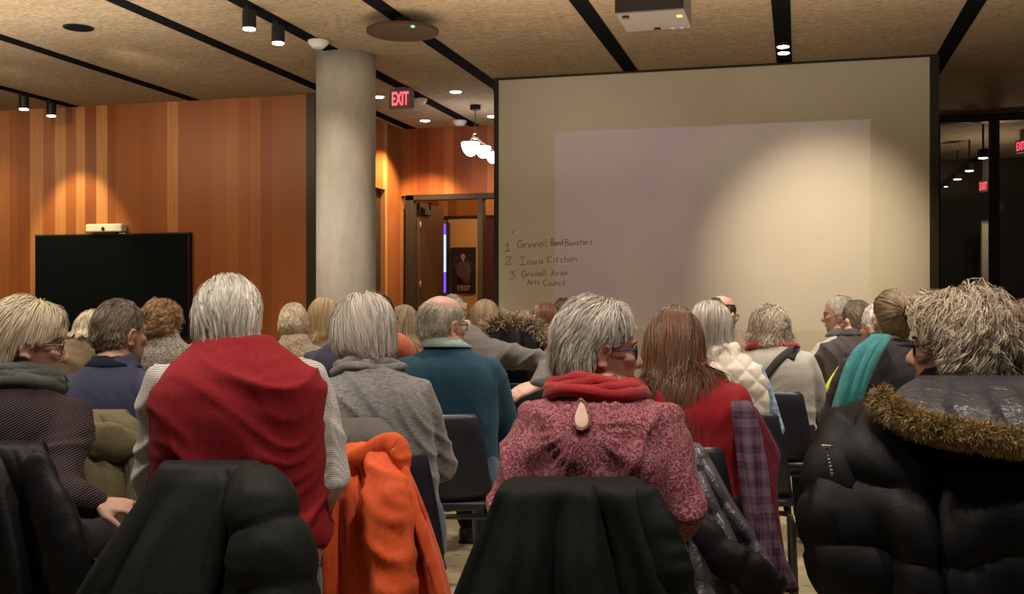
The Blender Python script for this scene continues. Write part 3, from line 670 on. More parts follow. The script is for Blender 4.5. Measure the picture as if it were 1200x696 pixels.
        a = noise(m, coords(m, (9, 9, 4)), 1.5, 3); b = noise(m, v, 400, 2); setc(m, mixc(m, b, ramp(m, a, [(0.3, c2), (0.7, col)]), tuple(x * .6 for x in c2))); bump(m, b, 0.3, 0.002)
    return m
def skin_mat(name, col):
    m = mat(name, col, 0.5, spec=0.35); b = m.node_tree.nodes['Principled BSDF']
    b.inputs['Subsurface Weight'].default_value = 0.12; b.inputs['Subsurface Radius'].default_value = (.012, .004, .002); b.inputs['Subsurface Scale'].default_value = 1.0
    v = coords(m); a = noise(m, v, 28, 4, 0.65); setc(m, ramp(m, a, [(0.3, (col[0] * .90, col[1] * .80, col[2] * .77)), (0.7, col)])); bump(m, noise(m, v, 240, 3), 0.12, 0.002)
    return m
SK = {'fair': skin_mat('fair_skin', (0.60, 0.41, 0.32)), 'pink': skin_mat('ruddy_skin', (0.57, 0.35, 0.27)), 'tan': skin_mat('tanned_skin', (0.47, 0.29, 0.205))}
def hair_mat(name, dark, light, rough=0.42):
    m = mat(name, light, rough, spec=0.45); n, l = nt(m)
    at_ = n.new('ShaderNodeAttribute'); at_.attribute_name = 'strand'
    mid = tuple((a + b) / 2 for a, b in zip(dark, light))
    setc(m, ramp(m, at_.outputs['Fac'], [(0.0, dark), (0.5, mid), (1.0, light)])); return m
HM = {'white': hair_mat('white_hair', (0.38, 0.35, 0.30), (0.86, 0.82, 0.74)), 'silver': hair_mat('silver_hair', (0.20, 0.175, 0.15), (0.72, 0.66, 0.57)),
      'saltpepper': hair_mat('salt_and_pepper_hair', (0.10, 0.085, 0.072), (0.74, 0.68, 0.60)), 'blonde': hair_mat('blonde_hair', (0.26, 0.165, 0.075), (0.66, 0.50, 0.29)),
      'whiteblonde': hair_mat('white_blonde_hair', (0.36, 0.29, 0.18), (0.80, 0.70, 0.52)), 'darkblonde': hair_mat('dark_blonde_hair', (0.13, 0.085, 0.045), (0.46, 0.34, 0.20)),
      'brown': hair_mat('brown_hair', (0.035, 0.02, 0.012), (0.15, 0.088, 0.048)), 'greybrown': hair_mat('grey_brown_hair', (0.06, 0.042, 0.028), (0.27, 0.205, 0.145)),
      'auburn': hair_mat('auburn_hair', (0.035, 0.013, 0.007), (0.23, 0.105, 0.052)), 'chestnut': hair_mat('chestnut_hair', (0.05, 0.016, 0.007), (0.33, 0.135, 0.05)),
      'dark': hair_mat('dark_hair', (0.012, 0.009, 0.007), (0.07, 0.05, 0.036)), 'golden': hair_mat('golden_brown_hair', (0.10, 0.05, 0.02), (0.50, 0.31, 0.14)),
      'greyblonde': hair_mat('grey_blonde_hair', (0.14, 0.11, 0.08), (0.62, 0.53, 0.41)), 'curlgrey': hair_mat('grey_brown_curls', (0.035, 0.021, 0.012), (0.62, 0.52, 0.39)),
      'fur': hair_mat('tan_fur', (0.16, 0.10, 0.035), (0.58, 0.42, 0.18), rough=.6), 'furpale': hair_mat('pale_fur', (0.18, 0.13, 0.085), (0.62, 0.50, 0.36))}
M['glasses'] = mat('glasses_frame', (0.015, 0.014, 0.018), 0.3, spec=0.5)
M['glasses_blue'] = mat('blue_glasses_frame', (0.05, 0.05, 0.16), 0.3, spec=0.5)
M['glasses_metal'] = mat('metal_glasses_frame', (0.30, 0.27, 0.24), 0.3, metal=0.8)
def lens_mat():
    m = bpy.data.materials.new('glasses_lens'); m.use_nodes = True; n, l = nt(m); n.clear()
    o = n.new('ShaderNodeOutputMaterial'); t = n.new('ShaderNodeBsdfTransparent'); g = n.new('ShaderNodeBsdfGlossy'); g.inputs['Roughness'].default_value = .05
    x = n.new('ShaderNodeMixShader'); x.inputs[0].default_value = 0.12; l.new(t.outputs[0], x.inputs[1]); l.new(g.outputs[0], x.inputs[2]); l.new(x.outputs[0], o.inputs[0]); return m
M['lens'] = lens_mat()
M['eye_white'] = mat('eye_white', (0.62, 0.58, 0.54), 0.25, spec=0.5); M['iris'] = mat('dark_iris', (0.03, 0.025, 0.02), 0.2, spec=0.5)
M['lips'] = mat('lips', (0.42, 0.15, 0.13), 0.5); M['shoe'] = mat('dark_shoe', (0.02, 0.017, 0.015), 0.5)
M['gold'] = mat('gold_ring', (0.6, 0.45, 0.2), 0.3, metal=1.0)

# ------------------------------------------------------------------ head
HEAD = [(-.117, .040, .064, .016), (-.112, .022, .076, .030), (-.100, -.006, .086, .043), (-.080, -.036, .089, .055), (-.060, -.058, .090, .063),
        (-.040, -.074, .089, .068), (-.020, -.087, .087, .072), (0., -.096, .086, .075), (.02, -.1005, .090, .0765), (.05, -.101, .089, .0765),
        (.075, -.096, .082, .072), (.095, -.083, .068, .062), (.110, -.064, .046, .047), (.119, -.043, .022, .029), (.1235, -.028, .002, .012)]
def add_head(mb, T, s=1.0, nose=1.0):
    """T: 4x4 head frame (origin between the ears, +Y forward)"""
    S = Matrix.Scale(s, 4); A = T @ S; n = 40
    def X(p): return A @ Vector(p)
    rings = []
    for z, yb, yf, hw in HEAD:
        cy, hy = (yb + yf) / 2, (yf - yb) / 2; ring = []
        for j in range(n):
            a = 2 * math.pi * j / n; c, si = math.cos(a), math.sin(a)
            e = 2.25
            x = hw * math.copysign(abs(c) ** (2 / e), c); y = hy * math.copysign(abs(si) ** (2 / e), si)
            if si > 0: x *= 1 - 0.16 * si ** 2
            ring.append(X((x, cy + y, z)))
        rings.append(ring)
    mb.loops(rings)
    # nose, brow, cheeks, lips, chin
    R3 = A.to_3x3()
    def tb(pts, rad, seg=10): mb.tube([X(p) for p in pts], [r * s if not isinstance(r, tuple) else (r[0] * s, r[1] * s) for r in rad], seg, ref=R3 @ Vector((1, 0, 0)), round_ends=True)
    k = nose
    tb([(0, .080, .020), (0, .091 + .005 * k, -.005), (0, .100 + .010 * k, -.028), (0, .099 + .010 * k, -.035)], [.008, .010, .0135, .012])
    for sx in (-1, 1):
        tb([(sx * .012, .092, -.030), (sx * .0125, .094, -.038)], [.0085, .0085])
        tb([(sx * .010, .086, .026), (sx * .030, .082, .029), (sx * .048, .068, .023)], [.009, .010, .008])
        tb([(sx * .030, .072, -.022), (sx * .048, .058, -.016)], [.020, .020])
        tb([(sx * .026, .067, -.066), (sx * .020, .074, -.05)], [.018, .018])
    tb([(-.020, .078, -.066), (-.008, .087, -.062), (0, .0885, -.0635), (.008, .087, -.062), (.020, .078, -.066)], [.005, .0068, .0065, .0068, .005])
    tb([(-.018, .078, -.068), (0, .087, -.073), (.018, .078, -.068)], [.005, .0085, .005])
    tb([(-.010, .078, -.100), (.010, .078, -.100)], [.014, .014])
    for sx in (-1, 1):   # ears: rim, lobe, concha
        pts = []
        for i in range(15):
            a = math.radians(-120 + i * 300 / 14)
            pts.append((sx * (.079 + .010 * (1 if math.sin(a) > -.4 else .6)), -.016 + .0175 * math.cos(a + .5) * -1, -.008 + .029 * math.sin(a)))
        tb(pts, [.0045] * 15, 8)
        mb.ell(X((sx * .079, -.014, -.008)), (.006 * s, .015 * s, .025 * s), R3.normalized(), 12, 8)
        mb.ell(X((sx * .080, -.006, -.036)), (.006 * s, .008 * s, .009 * s), R3.normalized(), 10, 6)
def face_dents(me, T, s):
    Ai = (T @ Matrix.Scale(s, 4)).inverted(); v = verts(me)
    R = np.array(Ai.to_3x3()); t = np.array(Ai.translation); q = v @ R.T + t
    d = np.zeros(len(v))
    for sx in (-1, 1):
        d += .011 * np.exp(-(((q[:, 0] - sx * .031) / .017) ** 2 + ((q[:, 2] - .006) / .011) ** 2)) * (q[:, 1] > .03)
    fwd = np.array(T.to_3x3() @ Vector((0, 1, 0)))
    setv(me, v - d[:, None] * fwd[None, :] * s)
def face_parts(root, T, s, skin, brow=None):
    A = T @ Matrix.Scale(s, 4)
    for sx in (-1, 1):
        mb = MB(); mb.ell((sx * .031, .0685, .005), (.0125, .0125, .0125)); e = link('eye', mb.mesh('eye'), M['eye_white'], root, mw=A)
        mb = MB(); mb.ell((sx * .031, .0795, .005), (.0055, .003, .0055)); link('iris', mb.mesh('iris'), M['iris'], e)
        mb = MB(); mb.tube([(sx * .043, .073, .008), (sx * .038, .079, .0115), (sx * .031, .0815, .0125), (sx * .023, .079, .0105), (sx * .018, .076, .006)], [.002, .0035, .0036, .0035, .002], 8, ref=(1, 0, 0)); link('eyelid', mb.mesh('eyelid'), skin, root, mw=A)
        if brow:
            mb = MB(); mb.tube([(sx * .014, .094, .025), (sx * .030, .0915, .031), (sx * .047, .077, .026)], [.0025, .0035, .002], 8, ref=(1, 0, 0)); b = link('eyebrow', mb.mesh('eyebrow'), brow, root, mw=A)
    mb = MB(); mb.tube([(-.021, .081, -.067), (-.008, .0925, -.064), (0, .094, -.0655), (.008, .0925, -.064), (.021, .081, -.067)], [.0015, .0035, .003, .0035, .0015], 8, ref=(1, 0, 0))
    mb.tube([(-.019, .081, -.069), (0, .0935, -.073), (.019, .081, -.069)], [.0015, .0045, .0015], 8, ref=(1, 0, 0)); link('lips', mb.mesh('lips'), M['lips'], root, mw=A)
def glasses(root, T, s, frame='glasses', shape='round', thick=.0022):
    A = T @ Matrix.Scale(s, 4); mb = MB(); lm_ = MB()
    for sx in (-1, 1):
        pts = []
        for i in range(25):
            a = 2 * math.pi * i / 24; ex = 3.2
            c, si = math.cos(a), math.sin(a)
            x = .0245 * math.copysign(abs(c) ** (2 / ex), c); z = .0185 * math.copysign(abs(si) ** (2 / ex), si)
            pts.append((sx * .0335 + x, .0965 - .30 * max(0, abs(sx * .0335 + x) - .015), z + .002))
        mb.tube(pts, thick, 6, cap=False); lm_.add([(p[0], p[1] - .0005, p[2]) for p in pts[:-1]], [tuple(range(24))])
        mb.tube([(sx * .058, .0838, .010), (sx * .073, .072, .010), (sx * .082, .04, .008), (sx * .084, .0, .006), (sx * .083, -.018, -.004), (sx * .081, -.026, -.018)], [thick * 1.2, thick * 1.3, thick * 1.2, thick, thick, thick], 6)
    mb.tube([(-.010, .0965, .006), (0, .100, .010), (.010, .0965, .006)], thick, 6)
    g = link('glasses', mb.mesh('glasses'), M[frame], root, mw=A); link('lenses', lm_.mesh('lenses'), M['lens'], g, smooth=False)

# ------------------------------------------------------------------ hair: a cap plus many thin ribbons that follow the skull
EC = np.array([0., -.006, .020]); ER = np.array([.079, .1035, .1065])
LINE = dict(full=[(0, -.090), (42, -.080), (58, -.062), (69, -.012), (76, .020), (95, .026), (112, .032), (135, .062), (180, .088)],
            fringeshort=[(0, -.090), (42, -.080), (58, -.062), (69, -.012), (76, .016), (95, .016), (112, .018), (135, .045), (180, .058)],
            bob=[(0, -.085), (60, -.065), (80, -.03), (100, -.015), (115, .02), (135, .055), (180, .085)],
            fringe=[(0, -.085), (60, -.065), (80, -.03), (100, -.015), (115, .015), (135, .045), (180, .062)],
            recede=[(0, -.085), (50, -.07), (78, -.035), (95, .01), (110, .045), (130, .085), (160, .10), (180, .105)])
def make_hair(root, T, s, hm, length=.06, thick=.02, n=2200,  curl=0., curlf=60, line='full', zcut=None, bald=None, width=.0022, seed=1,
              part=0., back=.75, clump=.55, free=None, gather=0., zgrad=0., wy=.015, lift=.25, grav=.6, cols=(), knot=None, name='hair', capk=.45, rnd=.35, seg=8, front=0.0, taper=.75, messy=.2, ear=True, wave_=0., label=None):
    rs = np.random.RandomState(seed); L = np.array(LINE[line]); n = int(n * 2.1); width *= .46
    def hairy(dirs):
        p = EC + dirs * ER
        th = np.degrees(np.arctan2(np.abs(dirs[:, 0]), -dirs[:, 1]))
        ok = p[:, 2] > np.interp(th, L[:, 0], L[:, 1])
        if bald is not None:
            bz, by = bald
            ok &= ~((p[:, 2] > bz + 0.25 * np.maximum(0, -(p[:, 1] - by))) & (p[:, 1] > by - .0))
        return ok
    d = rs.normal(size=(n * 4, 3)); d /= np.linalg.norm(d, axis=1)[:, None]; d = d[hairy(d)][:n]; n = len(d)
    lam = rs.uniform(0, 1, n) ** .75
    P = EC + d * ER
    nape = np.clip((P[:, 2] + .085) / .10, .16, 1) if line in ('full', 'recede', 'fringeshort') else np.ones(n); lam = lam * nape
    whorl = np.array([part, wy, .122]); n_g = max(40, n // 16)
    fr_slack = {'fringe': .022}.get(line, .014)
    free_th = free if free is not None else {'fringeshort': 66, 'full': 66, 'recede': 70, 'bob': 101, 'fringe': 101}[line]
    path = np.zeros((n, seg + 1, 3)); path[:, 0] = P
    step = (length * np.sqrt(nape) * rs.uniform(1 - rnd, 1 + rnd * .3, n)) / seg
    nrm = d / ER; nrm /= np.linalg.norm(nrm, axis=1)[:, None]
    flow = P - whorl; flow[:, 1] += front * np.clip((P[:, 1]) / .1, 0, 1) * .1
    flow += rs.normal(size=(n, 3)) * messy * .06
    flow -= nrm * np.sum(flow * nrm, 1)[:, None]; flow /= np.linalg.norm(flow, axis=1)[:, None] + 1e-6
    if knot is not None:
        kf = np.array(knot) - P; kf -= nrm * np.sum(kf * nrm, 1)[:, None]; flow = kf / (np.linalg.norm(kf, axis=1)[:, None] + 1e-6)
    sgn = np.sign(P[:, 0] - part + rs.normal(size=n) * .012)
    sweep = np.stack([sgn * .75, -.75 * np.ones(n), .15 * np.ones(n)], 1)
    def swept(f, p, nn):
        b = (back * np.clip((p[:, 1] - whorl[1]) / .09, 0, 1))[:, None]; f = f * (1 - b) + sweep * b
        f = f - nn * np.sum(f * nn, 1)[:, None]; return f / (np.linalg.norm(f, axis=1)[:, None] + 1e-6)
    if knot is None: flow = swept(flow, P, nrm)
    D = flow * (1 - lift) + nrm * lift; p = P.copy()
    colliders = [(np.array(c), r) for c, r in cols]
    fr = rs.normal(size=(n, 3)) * messy
    for i in range(seg):
        q = (p - EC) / ER; nn = q / ER; nn /= np.linalg.norm(nn, axis=1)[:, None]
        if knot is not None:
            kf = np.array(knot) - p; dist_ = np.linalg.norm(kf, axis=1)[:, None]; g = kf / (dist_ + 1e-6)
            D = D * .4 + g * .6
        else:
            g = np.array([0, 0, -1.0]); D = D * (1 - grav * .4) + g * grav * .4 + fr * .15
            above = (p[:, 2] > EC[2])[:, None]; f2 = p - whorl; f2 -= nn * np.sum(f2 * nn, 1)[:, None]; f2 /= np.linalg.norm(f2, axis=1)[:, None] + 1e-6; f2 = swept(f2, p, nn)
            D = np.where(above, D * .6 + f2 * .4, D)
        D /= np.linalg.norm(D, axis=1)[:, None] + 1e-9
        p = p + D * step[:, None]
        ft = (i + 1) / seg
        off = .003 + thick * lam * min(1, .35 + ft * 1.3)
        if line in ('full', 'recede', 'fringeshort'):
            th0 = np.degrees(np.arctan2(np.abs(p[:, 0]), -(p[:, 1] + .006))); off = off * np.clip((p[:, 2] - np.interp(th0, L[:, 0], L[:, 1])) / .055, .16, 1)
        if gather: p[:, 0] *= np.where(p[:, 2] < -.05, 1 - gather, 1)
        q = (p - EC) / ER; qn = np.linalg.norm(q, axis=1); need = 1 + off / .095
        push = np.where(qn < need, need / np.maximum(qn, 1e-6), 1)
        p = EC + (p - EC) * push[:, None]
        for c, r in colliders:
            w = p - c; wl = np.linalg.norm(w, axis=1); rr = r + .004 + thick * .5 * lam
            p = np.where((wl < rr)[:, None], c + w / (wl[:, None] + 1e-6) * rr[:, None], p)
        thp = np.degrees(np.arctan2(np.abs(p[:, 0]), -(p[:, 1] + .006))); lim = np.interp(thp, L[:, 0], L[:, 1]) - fr_slack
        bad = (thp > free_th) & (p[:, 2] < lim) & (p[:, 2] > -.16)
        p = np.where(bad[:, None], path[:, i] + (p - path[:, i]) * .08, p)
        if zcut is not None:
            zc_ = zcut + rs.uniform(-.012, .012, n)
            fro = p[:, 2] < zc_
            p = np.where(fro[:, None], path[:, i] + (p - path[:, i]) * .12, p)
        path[:, i + 1] = p
    t = np.linspace(0, 1, seg + 1)
    if clump:
        gi = np.empty(n, dtype=int); G = P[:n_g]
        for a0 in range(0, n, 1500):
            gi[a0:a0 + 1500] = np.argmin(((P[a0:a0 + 1500, None, :] - G[None]) ** 2).sum(-1), 1)
        gp = path[gi]; rd = (P - P[gi])[:, None, :]
        wgt = (clump * t ** 1.3)[None, :, None]
        path = path * (1 - wgt) + (gp + rd * .35) * wgt
    else: gi = np.arange(n)
    if curl:
        gph = rs.uniform(0, 6.28, n); gsp = rs.uniform(.75, 1.25, n)
        ang = rs.uniform(0, 1.1, n)[:, None] + gph[gi][:, None] + curlf * length * t[None, :] * gsp[gi][:, None]
        side = np.cross(nrm, flow); A_ = curl * np.clip(t * 2.2, 0, 1)[None, :]
        path += (np.cos(ang) * A_)[..., None] * side[:, None, :] + (np.sin(ang) * A_)[..., None] * nrm[:, None, :] * .8
    if wave_:
        ph = vnoise(P * 16 + seed)[:, None] * 9; side = np.cross(nrm, flow)
        path += (np.sin(ph + t[None, :] * length * 45) * wave_ * t[None, :])[..., None] * side[:, None, :]
    tan = np.gradient(path, axis=1); tan /= np.linalg.norm(tan, axis=2)[..., None] + 1e-9
    out = path - EC; out /= np.linalg.norm(out, axis=2)[..., None]
    sd = np.cross(tan, out); sd /= np.linalg.norm(sd, axis=2)[..., None] + 1e-9
    ang = rs.uniform(-.7, .7, n)[:, None, None]; up = np.cross(sd, tan); sd = sd * np.cos(ang) + up * np.sin(ang)
    wd = width * rs.uniform(.6, 1.3, n)[:, None] * (1 - taper * t[None, :] ** 2.2)
    V = np.stack([path - sd * wd[..., None], path + sd * wd[..., None]], 2).reshape(-1, 3)
    k = (seg + 1) * 2; base = (np.arange(n) * k)[:, None] + (np.arange(seg) * 2)[None, :]
    Fq = np.stack([base, base + 1, base + 3, base + 2], -1).reshape(-1, 4)
    gv_ = rs.uniform(-.22, .22, n); sv = np.clip(.18 + .64 * vnoise(P * 34 + seed) + gv_[gi] + rs.uniform(-.14, .14, n), 0, 1); sv = np.clip(sv + zgrad * np.clip((P[:, 2] - .03) / .09, -1, 1), 0, 1); sv = np.repeat(sv, k)  # zgrad: crown strands paler, partly own colour, partly top light put into colour
    # cap
    nu, nv = 84, 50
    U, Vv = np.meshgrid(np.linspace(0, 2 * np.pi, nu, endpoint=False), np.linspace(-.42 * np.pi, .5 * np.pi * .985, nv))
    dd = np.stack([np.cos(Vv) * np.cos(U), np.cos(Vv) * np.sin(U), np.sin(Vv)], -1).reshape(-1, 3); hm_ = hairy(dd)
    cz_ = (EC + dd * ER)[:, 2]; cth = np.degrees(np.arctan2(np.abs(dd[:, 0]), -dd[:, 1])); edge_ = cz_ - np.interp(cth, L[:, 0], L[:, 1])
    hm_ &= (edge_ > .010) | (cth < 60)
    cv = EC + dd * (ER + (.0010 + thick * capk * np.clip(edge_ / .05, .06, 1))[:, None]); idx = np.arange(nu * nv).reshape(nv, nu); fs_ = []
    for i in range(nv - 1):
        for j in range(nu):
            q4 = (idx[i, j], idx[i, (j + 1) % nu], idx[i + 1, (j + 1) % nu], idx[i + 1, j])
            if sum(hm_[list(q4)]) >= 3: fs_.append(q4)
    top = [int(idx[-1, j]) for j in range(nu)]
    if all(hm_[top]): fs_.append(tuple(top))
    off0 = len(V); Vall = np.concatenate([V, cv]); faces = [tuple(map(int, f)) for f in Fq] + [tuple(int(x) + off0 for x in f) for f in fs_]
    me = bpy.data.meshes.new(name); me.from_pydata(Vall.tolist(), [], faces); me.update()
    at_ = me.attributes.new('strand', 'FLOAT', 'POINT'); at_.data.foreach_set('value', np.concatenate([sv, np.full(len(cv), .30)]))
    o = link(name, me, HM[hm], root, mw=T @ Matrix.Scale(s, 4))
    if label: o['label'] = label
    return o
def tuft_mesh(name, centers, normals, material, root, length=.03, n_each=1, width=.0016, seed=3, droop=.3, mw=None):
    rs = np.random.RandomState(seed); C = np.repeat(np.array(centers), n_each, 0); N = np.repeat(np.array(normals), n_each, 0)
    n = len(C); seg = 4; D = N + rs.normal(size=(n, 3)) * .55; D /= np.linalg.norm(D, axis=1)[:, None]
    path = np.zeros((n, seg + 1, 3)); path[:, 0] = C; ln = length * rs.uniform(.5, 1.2, n)
    sw = rs.normal(size=(n, 3)) * .35
    for i in range(seg):
        D = D + np.array([0, 0, -droop]) * .5 + sw * .5; D /= np.linalg.norm(D, axis=1)[:, None]; path[:, i + 1] = path[:, i] + D * (ln / seg)[:, None]
    tan = np.gradient(path, axis=1); r = rs.normal(size=(n, 1, 3)); sd = np.cross(tan, r); sd /= np.linalg.norm(sd, axis=2)[..., None] + 1e-9
    t = np.linspace(0, 1, seg + 1); wd = width * (1 - .85 * t ** 2)[None, :, None]
    V = np.stack([path - sd * wd, path + sd * wd], 2).reshape(-1, 3); k = (seg + 1) * 2
    base = (np.arange(n) * k)[:, None] + (np.arange(seg) * 2)[None, :]; Fq = np.stack([base, base + 1, base + 3, base + 2], -1).reshape(-1, 4)
    me = bpy.data.meshes.new(name); me.from_pydata(V.tolist(), [], [tuple(map(int, f)) for f in Fq]); me.update()
    a = me.attributes.new('strand', 'FLOAT', 'POINT'); a.data.foreach_set('value', np.repeat(np.clip(vnoise(C * 40) * .8 + rs.uniform(-.2, .35, n), 0, 1), k))
    return link(name, me, material, root, mw=mw)

# ------------------------------------------------------------------ bodies
def lerp(a, b, t): return a + (b - a) * t
def seat_ring(cx, cy, z, a, bf, bb, n=40, e=2.4):
    out = []
    for j in range(n):
        an = 2 * math.pi * j / n; c, si = math.cos(an), math.sin(an)
        b = bf if si > 0 else bb
        out.append(Vector((cx + a * math.copysign(abs(c) ** (2 / e), c), cy + b * math.copysign(abs(si) ** (2 / e), si), z)))
    return out
class Pose: pass
def add_hand(mb, wrist, fdir, palm_n, thumb_side, s=1.0, curl=.5):
    """palm, four fingers of different length with knuckle bends, thumb from the side of the palm"""
    f = Vector(fdir).normalized(); n = Vector(palm_n); n = (n - f * n.dot(f)).normalized(); sd = f.cross(n) * thumb_side
    w = Vector(wrist)
    mb.tube([w - f * .02 * s, w + f * .02 * s, w + f * .055 * s, w + f * .085 * s], [(.026 * s, .019 * s), (.032 * s, .017 * s), (.040 * s, .016 * s), (.039 * s, .013 * s)], 14, ref=n, round_ends=True)
    for i, ln in enumerate((.072, .080, .074, .058)):
        b = w + f * (.083 - .004 * abs(i - 1)) * s + sd * (.029 - .0195 * i) * s
        p = [b - f * .02 * s, b]; d = f.copy(); up = n
        for k, fr in enumerate((.45, .30, .25)):
            a = curl * (.35, .55, .45)[k]; d = (d * math.cos(a) + up * math.sin(a)); up = (n - d * n.dot(d)).normalized() if abs(n.dot(d)) < .98 else up
            p.append(p[-1] + d * ln * fr * s)
        mb.tube(p, [.0098 * s, .0098 * s, .009 * s, .0085 * s, .0072 * s], 10, round_ends=True)
    b = w + f * .022 * s + sd * .026 * s; d = (f * .65 + sd * .65 + n * .35).normalized()
    p = [b - d * .01 * s, b + d * .034 * s]; d = (d * .7 + f * .7 + n * .15).normalized(); p.append(p[-1] + d * .032 * s); p.append(p[-1] + (d + n * .2).normalized() * .024 * s)
    mb.tube(p, [.015 * s, .0125 * s, .0105 * s, .0085 * s], 10, round_ends=True)

PEOPLE = {}
def person(key, label, hx, hy, d, bx, sy, byaw=0, hyaw=0, pitch=0, tilt=0, skin='fair', hs=1.0, sw=.185, hw=.18, ww=.165, cw=.178, dep=.118, belly=.02, arm=1.0, lean=.03,
           top=None, topname='sweater', trouser=None, hair=None, q=1, face=None, glas=None, sleeves=True, extra=None, arms=None, fold=.010, foldargs=None, zhem=.47, hairtop=.016, hump=.025, neck=1.0, brow=None,
           z_seat=.45, drop=.0):
    k = (bx - CXP) / F_PX; phi = -math.atan(k) - math.radians(byaw)
    root = empty('person', (k * d, d, 0), phi, label, 'person')
    R = Matrix.Rotation(phi, 4, 'Z'); Ri = R.inverted(); W2L = Ri @ Matrix.Translation((-k * d, -d, 0))
    # head position in local coordinates
    hyo = lean + .075
    kh = (hx - CXP) / F_PX
    u0, d0 = k * d, d
    cp, sp = math.cos(phi), math.sin(phi)
    # u = u0 + cp*X - sp*Y ; dd = d0 + sp*X + cp*Y ; u = kh*dd
    X = (kh * (d0 + cp * hyo) - u0 + sp * hyo) / (cp - kh * sp)
    dh = d0 + sp * X + cp * hyo
    zcrown = EYE + (CYP - hy) / F_PX * dh
    hz = zcrown - (.1235 + hairtop) * hs
    hloc = -math.atan(kh) - math.radians(hyaw) - phi
    T = Matrix.Translation((X, hyo, hz)) @ Matrix.Rotation(hloc, 4, 'Z') @ Matrix.Rotation(math.radians(-pitch), 4, 'X') @ Matrix.Rotation(math.radians(tilt), 4, 'Y')
    zs = EYE + (CYP - sy) / F_PX * d
    shx = X * .55
    vox = {0: .013, 1: .009, 2: .0058}[q]; gv = {0: .016, 1: .011, 2: .0085}[q]
    z0 = z_seat - .005
    def sp_(z): return max(0, min(1.15, (z - z0) / (zs - z0)))
    def cxz(z): return shx * sp_(z)
    def cyz(z): t = sp_(z); return lean * t - hump * math.sin(math.pi * min(1, t)) * .0 + hump * (-.6 * math.sin(math.pi * min(1, max(0, t * 1.05 - .12))))
    def torso(mb, g, bottom=None):
        zz = bottom if bottom is not None else z0
        H = zs - z0
        prof = [(zz, .93 * hw, dep + belly * .4, dep * .98), (zz + .04, hw, dep + belly * .6, dep * 1.05), (z0 + H * .26, lerp(hw, ww, .55), dep + belly, dep * .98), (z0 + H * .44, ww, dep + belly, dep * .92),
                (z0 + H * .62, lerp(ww, cw, .6), dep + belly * .6, dep * .98), (z0 + H * .80, cw, dep + belly * .2, dep * 1.03), (zs - .075, sw * .98, dep * .94, dep * 1.0), (zs - .035, sw * .86, dep * .82, dep * .90),
                (zs + .000, sw * .66, dep * .68, dep * .78), (zs + .032, sw * .46, .080, .084), (zs + .062, .072, .066, .068)]
        rings = []
        for z, a, bf, bb in sorted(prof, key=lambda r: r[0]):
            if z < zz: continue
            hh = sp_(z); neckshift = max(0, (z - zs + .02) / .08) * (hyo - .02 - cyz(z)) * .6
            rings.append(seat_ring(cxz(z) + max(0, (z - zs) / .06) * (X - shx) * .25, cyz(z) + neckshift, z, a + g, bf + g, bb + g))
        mb.loops(rings)
    # arm joints (local)
    A = {}
    for sx, nm in ((-1, 'l'), (1, 'r')):
        S = Vector((shx + sx * (sw - .030), cyz(zs) + .012, zs - .072))
        E = Vector((shx + sx * (sw + .055), cyz(zs) + .075, zs - .30)); Wp = Vector((sx * .10, .34, z_seat + .20))
        fd, pn = Vector((-sx * .35, .85, -.25)), Vector((0, 0, -1))
        if arms and nm in arms:
            e, w, *o = arms[nm]
            E = W2L @ at(*e) if e else E; Wp = W2L @ at(*w) if w else Wp
            if o: fd = W2L.to_3x3() @ Vector(o[0]); pn = W2L.to_3x3() @ Vector(o[1])
        A[nm] = (S, E, Wp, fd, pn, sx)
    def arm_tube(mb, g, upto=1.0, kk=1.0):
        for nm, (S, E, Wp, fd, pn, sx) in A.items():
            r = arm * kk
            inn = S + Vector((-sx * .08, 0, .018))
            M1 = S.lerp(E, .5); M2 = E.lerp(Wp, .45); ed = (E + ((E - S).normalized() - (Wp - E).normalized()) * .01)
            pts = [inn, S, S.lerp(E, .25), M1, S.lerp(E, .8), ed, E.lerp(Wp, .2), M2, E.lerp(Wp, .75), E.lerp(Wp, .97)]
            rr = [.062, .066, .064, .058, .052, .050, .050, .046, .040, .035]
            mb.tube(pts, [x * r + g for x in rr], 20, ref=(0.1, 1, .2), round_ends=True)
    # ---- body: one continuous surface
    b = MB()
    add_head(b, T, hs)
    nb = T @ Vector((0, -.020, -.055)); n0 = Vector((cxz(zs) + (X - shx) * .2, hyo * .45 + cyz(zs) * .5, zs + .01))
    b.tube([n0 + Vector((0, 0, -.04)), n0 + Vector((0, 0, .03)), n0.lerp(nb, .6), nb, nb + (T.to_3x3() @ Vector((0, .01, .05)))], [.072 * neck, .064 * neck, .057 * neck, .056 * neck, .054 * neck], 24, ref=(0, 1, 0))
    torso(b, -.018)
    arm_tube(b, -.009, kk=.9)
    for nm, (S, E, Wp, fd, pn, sx) in A.items():
        add_hand(b, Wp, fd, pn, -sx if True else sx, hs * .98, .55)
    knee, ank = {}, {}
    for sx in (-1, 1):
        kn = Vector((sx * .125, .44, z_seat + .055)); an = Vector((sx * .125, .42, .095)); knee[sx] = kn; ank[sx] = an
        b.tube([(sx * .09, .0, z_seat + .085), (sx * .105, .2, z_seat + .078), kn, Vector((sx * .125, .445, .36)), an, (sx * .125, .43, .05)], [.068, .066, .05, .046, .034, .034], 16, ref=(1, 0, 0), round_ends=True)
        b.tube([(sx * .125, .40, .04), (sx * .13, .52, .035), (sx * .132, .60, .03)], [(.032, .03), (.036, .028), (.03, .02)], 12, round_ends=True)
    me = remesh(b, 'body', vox, smooth=3 if q == 2 else 2, fac=.45)
    if q >= 1: face_dents(me, T, hs)
    body = link('body', me, SK[skin], root)
    if face: face_parts(root, T, hs, SK[skin], HM[brow] if brow else None)
    if glas: glasses(root, T, hs, glas)
